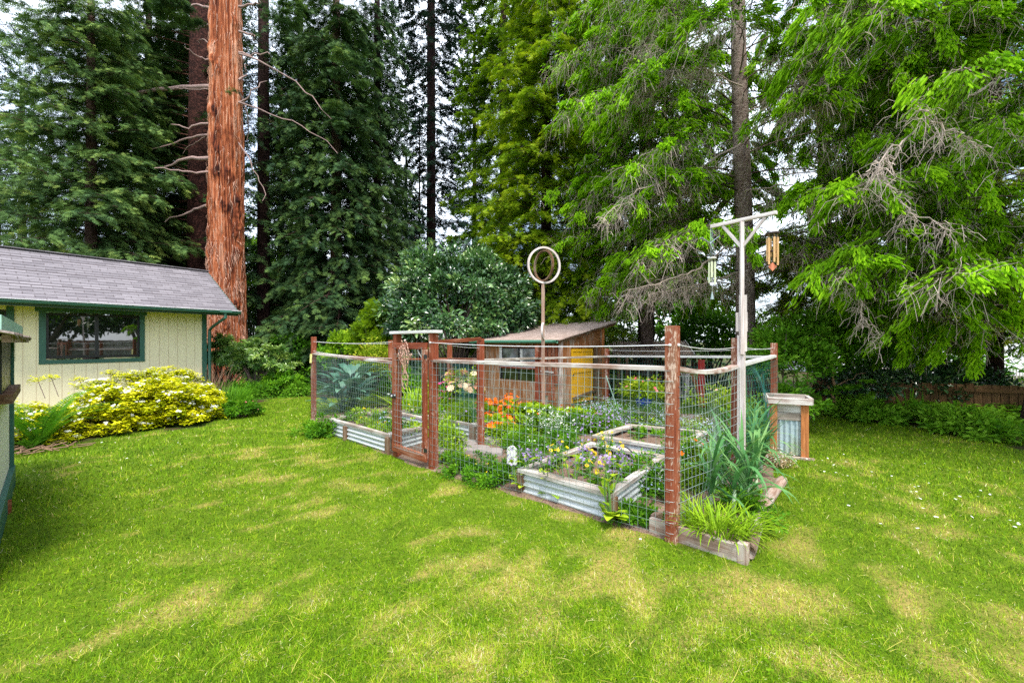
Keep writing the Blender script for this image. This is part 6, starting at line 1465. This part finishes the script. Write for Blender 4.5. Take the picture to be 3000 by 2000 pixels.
# left wing plants
bigleaf('blue green artichoke with large drooping leaves in the left corner', V(P2(1035, 10.2), 10.2), 46, .55, M['blueleaf'], .95, (.35, .95), name='artichoke_plant', rad=.55, w=.36)
bigleaf('second smaller blue green artichoke left of the big one', V(P2(1000, 9.8), 9.8), 26, .42, M['blueleaf'], .5, (.3, .9), name='artichoke_plant', rad=.5, w=.38)
herb('yellow orange nandina shrub behind the far left rail', V(P2(1105, 11.3), 11.3, .85), (.7, .5, .95), 4200, M['yellowleaf'], .075, v0=.5, clumps=110, name='nandina_shrub', cat='shrub', tm=T_OVAL)
herb('green plants along the back of the left bed', V(P2(1190, 10.6), 10.6, .25), (.8, .5, .8), 3600, M['herb'], .08, v0=.55, clumps=80, cat='plant', tm=T_OVAL)
tuft('daylily_clump', 'daylily clump seen through the garden gate', V(P2(1215, 9.0), 9.0), 170, .85, .028, M['lime'], .35, (.1, .6), (.6, 1.5), (.2, .7))
tuft('daylily_clump', 'daylily clump right of the ornament behind the low bed', V(P2(1250, 8.7), 8.9), 120, .75, .028, M['lime'], .3, (.1, .6), (.6, 1.5), (.2, .7))
herb('yellow green edging plants behind the low bed', V(P2(1180, 8.6), 8.7, 0), (.8, .3, .32), 2600, M['lime'], .045, v0=.5, clumps=70, fl=M['fyellow'], flN=20, flsize=.02)
# azalea with pink and cream leaves
herb('pink and cream leaved andromeda bush between the gate and inner post', V(P2(1355, 9.0), 9.1, .55), (.48, .4, .55), 1000, M['lime'], .075, v0=.6, clumps=70, name='andromeda_bush', cat='bush', tm=T_OVAL, fl=M['fcream'], flN=150, flsize=.075, flT=T_FL8, shell=.5)
herb('few magenta pink sprays on a bush behind the short bed', V(P2(1300, 9.0), 9.2, .3), (.35, .3, .6), 1000, M['herb'], .06, v0=.5, clumps=40, fl=M['fmagenta'], flN=26, flsize=.04, name='azalea_bush', cat='bush')
herb('grassy green foliage in the short corrugated bed', V(*(sum(B4)/4), .2), (.55, .35, .4), 3600, M['lime'], .06, v0=.3, clumps=70, tm=T_STRAND[:3], fl=M['fpurple'], flN=14, flsize=.022)
herb('purple and orange pansies at the back of the short bed', V(P2(1385, 7.7), 7.8, .2), (.4, .2, .25), 700, M['herb'], .04, fl=M['fpurple'], flN=60, flsize=.028, name='pansies')
herb('lime foliage spilling left of the short bed', V(P2(1300, 7.1), 7.2, .0), (.4, .3, .42), 2000, M['lime'], .05, v0=.4, clumps=50)
# plants in the long left bed
l3 = lambda a, b_: (B3[0]*(1-a)+B3[1]*a)*(1-b_)+(B3[3]*(1-a)+B3[2]*a)*b_
k = 0
labs = ['leafy seedlings at the far left end of the long bed', 'yellow calendula plants in the left half of the long bed', 'grey blue flowering plants along the back of the long bed', 'yellow flowered plants in the middle of the long bed', 'blue flowered low plants right of the middle in the long bed', 'leafy greens at the near corner of the long bed', 'tall leafy seedlings next to the gate post in the long bed', 'small greens at the right end of the long bed']
for (a, b_, fl, n, h) in ((.08, .5, None, 0, .25), (.25, .5, 'fyellow', 4, .32), (.38, .8, 'fblue', 40, .25), (.5, .45, 'fyellow', 6, .34), (.62, .7, 'fblue', 40, .22), (.7, .3, None, 0, .2), (.84, .55, 'fyellow', 2, .3), (.93, .8, None, 0, .22)):
    p = l3(a, b_); herb(labs[k], V(*p, .18), (.22, .2, h), 430, M['lime' if k % 2 else 'herb'], .062, v0=.5, clumps=22, fl=M[fl] if fl else None, flN=n, flsize=.02 if fl == 'fblue' else .03, flT=T_FL8, name='bed_plant', group='plants in the long raised bed', stems=4); k += 1
l5 = lambda a, b_: (B5[0]*(1-a)+B5[1]*a)*(1-b_)+(B5[3]*(1-a)+B5[2]*a)*b_
herb('leafy greens in the low bed seen through the gate', V(*l5(.7, .5), .17), (.4, .25, .22), 900, M['herb'], .06, v0=.5, clumps=30, name='bed_plant')
# plants in the nearest bed
l1 = lambda a, b_: (B1[0]*(1-a)+B1[1]*a)*(1-b_)+(B1[3]*(1-a)+B1[2]*a)*b_
pl = [(.1, .35, 'tall calendula with yellow blooms at the left corner of the nearest bed', 'fyellow', .3), (.35, .55, 'calendula with yellow blooms near the middle of the nearest bed', 'fyellow', .3), (.3, .85, 'thin green stems with a yellow bloom at the back of the nearest bed', 'fyellow', .35),
      (.62, .6, 'calendula with yellow blooms right of the middle in the nearest bed', 'fyellow', .32), (.5, .3, 'blue borage plant near the front of the nearest bed', 'fpurple', .32), (.8, .45, 'violet flowered borage on the right side of the nearest bed', 'fpurple', .36), (.88, .22, 'large violet flowered stems above the near corner of the bed', 'fpurple', .42), (.72, .15, 'yellow and green calendula at the front board of the nearest bed', 'fyellow', .34), (.22, .15, 'violet flowers leaning over the left front board of the nearest bed', 'fpurple', .3)]
for (a, b_, lab, fl, h) in pl:
    stalks(lab, l1(a, b_), 9 if fl == 'fyellow' else 6, h*.85, .15, M['herb'], M[fl], .024 if fl == 'fyellow' else .014, z=.17, lsize=.075, nl=9, flper=1 if fl == 'fyellow' else 5, v0=.55, group='flowers in the nearest raised bed', side=fl != 'fyellow')
# broad leaved volunteer plants outside the near bed
def volunteer(label, c, h, n, fl=True):
    t = thing('volunteer_plant', label, 'plant', (c[0], c[1], 0), 'broad leaved plants growing before the nearest bed'); m = MB(); st = MB(); fm2 = MB()
    ends = []
    for k in range(5):
        a = U(0, 2*PI); s = np.linspace(0, 1, 8)[:, None]; e = V(c[0]+.14*math.cos(a), c[1]+.10*math.sin(a), h*U(.7, 1.05)); P = V(c[0], c[1], 0)*(1-s)+e*s; P[:, :2] += np.sin(s*PI)*rng.normal(0, .03, (1, 2)); st.tubes(P, .009*(1.1-s[:, 0]*.6), 6); ends.append(P)
    for k in range(n):
        P = ends[rng.integers(0, 5)]; q = P[rng.integers(1, 8)] if k > n*.35 else V(c[0], c[1], .03); a = U(0, 2*PI); low = k <= n*.35; L = U(.13, .22) if low else U(.07, .13)
        m.ribbons(q[None], a, L, L*.5, U(.5, 1.1), U(.4, 1.1), K=6, a=U(.45, .95), fold=.18, wp=np.sin(np.clip(np.linspace(.03, .98, 7), 0, 1)**.75*PI)**.7)
    if fl:
        for P in ends:
            N = 10; Q = P[-1]+rng.normal(0, .03, (N, 3)); nn = rng.normal(size=(N, 3)); flower_parts(t, Q, np.cross(nn, rng.normal(size=(N, 3))), nn, U(.010, .018, N), T_FL5, rng.random(N), M['fpurple'])
    m.build('leaves', M['lime'], t); st.build('stems', M['herbstem'], t)
volunteer('broad leaved plant growing outside the mesh at the near corner of the bed', G(1790, 1528), .62, 34)
volunteer('broad leaved plant growing before the middle of the corrugated side', G(1672, 1470)+V(0, .05, 0), .62, 26)
volunteer('straggly plant with violet flowers at the left corner of the nearest bed', G(1535, 1440)+V(0, .03, 0), .45, 22)
volunteer('low broad leaved plant beside the corrugated side left of the middle', G(1620, 1462)+V(0, .03, 0), .34, 16, False)
# second bed
l2 = lambda a, b_: (B2[0]*(1-a)+B2[1]*a)*(1-b_)+(B2[3]*(1-a)+B2[2]*a)*b_
for (a, b_, lab, n) in ((.3, .6, 'young leafy plant in the left of the second bed', 420), (.5, .75, 'small silvery seedling in the middle of the second bed', 220), (.85, .8, 'bright leafy plant at the right corner of the second bed', 300), (.45, .2, 'tiny seedling near the front board of the second bed', 90)):
    herb(lab, V(*l2(a, b_), .17), (.17, .15, .17), n, M['herb'], .045, v0=.6, clumps=14, name='bed_plant', group='seedlings in the second raised bed', stems=3)
# hose
b = MB(); s = np.linspace(0, 1, 20)[:, None]; P = V(*l1(.42, .9), .27)*(1-s)+V(*l1(.95, .82), .27)*s; P[:, 2] += .02*np.sin(s[:, 0]*9)+.01; P[:, :2] += .03*np.sin(s*7); b.tubes(P, .008, 6)
tag(b.build('drip_hose', M['black'], smooth=True), 'black drip hose lying over the back of the nearest bed', 'hose')
b = MB(); P = V(*l2(.1, .95), .28)*(1-s)+V(*l2(.9, .9), .27)*s; P[:, 2] += .015*np.sin(s[:, 0]*8)+.01; b.tubes(P, .008, 6)
tag(b.build('drip_hose', M['black'], smooth=True), 'black drip hose along the back of the second bed', 'hose')
# leeks
lk = [(2085, 1500), (2120, 1455), (2150, 1520), (2175, 1460), (2195, 1500), (2110, 1400), (2150, 1400), (2190, 1400), (2215, 1440), (2170, 1360), (2205, 1370), (2230, 1390), (2140, 1350), (2200, 1330), (2235, 1345)]
lw = ['near left leek with arching blades', 'second leek of the near left pair', 'nearest leek, standing over the grass tuft', 'leek in the middle of the front group', 'nearest leek on the right, by the edging log', 'left leek leaning on the side fence', 'leek in the thick of the middle row', 'leek right of the middle row', 'leek close to the edging log halfway back', 'leek before the chime pole', 'tall leek right of the chime pole', 'right leek of the back row near the dried stems', 'back left leek against the mesh', 'tall leek at the back beside the planter', 'rearmost leek near the planter box']
for k, (px, py) in enumerate(lk):
    c = gp(px, py); t = thing('leek', lw[k], 'leek', (c[0], c[1], 0), 'leeks outside the side fence'); z = .05
    st = MB(); st.tubes(np.array([V(c[0], c[1], z), V(c[0], c[1], z+.14), V(c[0]+.01, c[1], z+.22)]), [.019, .018, .014], 8); st.build('shank', plain('pale leek shank', (.5, .6, .4), .5) if k == 0 else M_sh, t, smooth=True)
    if k == 0: M_sh = t.children[0].data.materials[0]
    m = MB(); n = 17; a0 = U(0, PI); side = np.where(np.arange(n) % 2 == 0, 0, PI)
    P = np.stack([c[0]+0*side, c[1]+0*side, z+.06+np.arange(n)*.013], -1)
    m.ribbons(P, a0+side+rng.normal(0, .35, n), U(.45, .8, n)*np.linspace(.8, 1.05, n), U(.03, .046, n), np.linspace(.75, .06, n)+rng.normal(0, .05, n), U(.5, 3.2, n)*np.linspace(1.0, .8, n), K=9, a=U(.25, .8, n), fold=.22, wp=np.concatenate([[.7], np.linspace(1, .9, 5), [.75, .5, .28, .05]])); m.build('leaves', M['leek'], t, smooth=True)
tuft('daylily_tuft', 'bright lime grassy tuft spilling over the front board below the leeks', gp(2110, 1575, .06)+V(.02, .1, .0), 260, .33, .012, M['lime'], .22, (.2, .9), (.8, 1.8), (.05, .65), fold=.2)
tuft('daylily_tuft', 'small lime grassy tuft at the near end of the edging log', gp(2190, 1560, .06), 70, .24, .011, M['lime'], .1, (.2, .9), (.8, 1.8), (.25, .85), fold=.2)
tuft('leek_seedlings', 'thin green shoots left of the grassy tuft', gp(2030, 1530, .06), 40, .25, .008, M['lime'], .12, (.0, .5), (.2, .9), (.4, .9))
herb('dried pinkish flower tuft between the leeks and the planter', G(2290, 1372)+V(-.02, .1, 0), (.2, .22, .3), 1300, M['palebrown'], .03, v0=.4, clumps=40, fl=M['fwhite'], flN=120, flsize=.009, name='dried_flowers', stems=12)
tuft('tall_grass_stems', 'tall bare stems rising among the leeks by the chime pole', gp(2180, 1350), 14, 1.15, .012, M['leek'], .12, (.0, .12), (.0, .25), (.5, .9))

# ================================================================ lawn grass and daisies
def lawn():
    m = MB(); N = 900000
    r = 1.55*np.exp(rng.random(N)*math.log(15./1.55)); a = U(-.98, .98, N); x = r*np.sin(a); y = r*np.cos(a)
    dm = r/4.2
    keep = (y > 1.35) & (np.abs(x/y) < 1.36) & ~edge_soft(x, y) & ~inside(x, y, SOIL) & ~inside(x, y, LEEK)
    keep &= (fbm(x*2.2+7, y*2.2, 3)+rng.random(N)*.5 > .36)
    keep &= rng.random(N) < np.clip(.35+.13*r, 0, .62)*np.where(r < 3, 1.25, 1)
    x, y, r = x[keep], y[keep], r[keep]; N = len(x)
    yl = yellow(x, y); cl = fbm(x*14, y*14, 2)
    v = np.clip(.36+.34*(yl-.35)+rng.normal(0, .17, N)+(cl-.5)*.55, 0, 1)
    dry = rng.random(N) < .06+.26*yl**1.6; v[dry] = U(.72, 1, dry.sum())
    lean = U(.1, 1.25, N); lean[dry] = U(.9, 1.5, dry.sum())
    far = np.clip(r/4.5, .8, 2.6)
    L = U(.016, .044, N)*(1+.7*(cl-.4))*np.clip(far, .9, 1.5); W = U(.0022, .0042, N)*far*np.where(r < 3, .95, 1)
    az = U(0, 2*PI, N)
    m.ribbons(np.stack([x, y, gz(x, y)-.003], -1), az, L, W, lean, U(0, .9, N), K=2, a=v, wp=[1, .85, .05])
    # broad clover leaves
    N = 9000; r = 1.6*np.exp(rng.random(N)*math.log(9/1.6)); a = U(-.98, .98, N); x = r*np.sin(a); y = r*np.cos(a)
    k = (y > 1.35) & ~edge_soft(x, y) & ~inside(x, y, SOIL) & ~inside(x, y, LEEK) & (fbm(x*1.5+60, y*1.5, 3) > .5); x, y = x[k], y[k]; N = len(x)
    az = U(0, 2*PI, N); m.inst(np.stack([x, y, gz(x, y)+U(.015, .035, N)], -1), np.stack([np.cos(az), np.sin(az), .1+0*az], -1), V(0, 0, 1)+rng.normal(0, .25, (N, 3)), U(.012, .026, N), *T_OVAL, a=U(.05, .4, N))
    # long loose clippings
    N = 1700; r = 1.6*np.exp(rng.random(N)*math.log(8/1.6)); a = U(-.98, .98, N); x = r*np.sin(a); y = r*np.cos(a)
    k = (y > 1.35) & ~edge_soft(x, y) & ~inside(x, y, SOIL) & ~inside(x, y, LEEK); x, y = x[k], y[k]; N = len(x)
    m.ribbons(np.stack([x, y, gz(x, y)+.022], -1), U(0, 2*PI, N), U(.04, .13, N), U(.0018, .003, N), U(1.1, 1.5, N), U(-.5, .7, N), K=6, a=U(.5, .9, N))
    tag(m.build('lawn_grass', M['grass']), 'mown lawn grass with straw coloured patches and loose clippings', 'grass', kind='stuff')
    m = MB(); pts = []
    for (px, py, sp, n) in ((2690, 1430, 40, 6), (2640, 1360, 60, 2), (2540, 1390, 60, 3), (2870, 1450, 40, 4), (2980, 1540, 25, 6), (2710, 1480, 50, 4), (2430, 1365, 40, 8), (2600, 1520, 90, 5), (600, 1330, 300, 5), (1950, 1560, 40, 2), (250, 1330, 150, 3)):
        for _ in range(n): pts.append(gp(px+rng.normal(0, sp), max(1300, py+rng.normal(0, sp*.3))))
    pts = np.array(pts); pts[:, 2] = gz(pts[:, 0], pts[:, 1])+.045; n = len(pts)
    m.inst(pts, rnd_dir(n)*V(1, 1, .1), V(0, -.3, 1)+rng.normal(0, .2, (n, 3)), U(.009, .016, n), *T_FL8, a=rng.random(n))
    tag(m.build('lawn_daisies', M['fwhite']), 'tiny white daisies sprinkled over the lawn', 'daisies', kind='stuff')
lawn()
# mirrored trees
for (x, y, lab) in ((11.8, -2.2, 'spreading garden tree mirrored in the left window pane'), (11.8, -6.5, 'second garden tree mirrored in the right window pane')):
    shrub('garden_tree', lab, V(x, y, 3.9), (3.2, 3.2, 2.6), M['bright'], 15000, .24, cat='tree', clumps=200, v0=.4, stems=5, stemr=.12)
for (x, y, lab) in ((19, 1.5, 'tall dark hedge tree behind the boundary fence, left'), (20, -5.5, 'tall dark hedge tree behind the boundary fence, middle'), (19, -12, 'tall dark hedge tree behind the boundary fence, right')):
    shrub('garden_tree', lab, V(x, y, 3.5), (4, 4, 4.5), M['laurel'], 11000, .4, cat='tree', clumps=160, v0=.5, stems=4, stemr=.15)
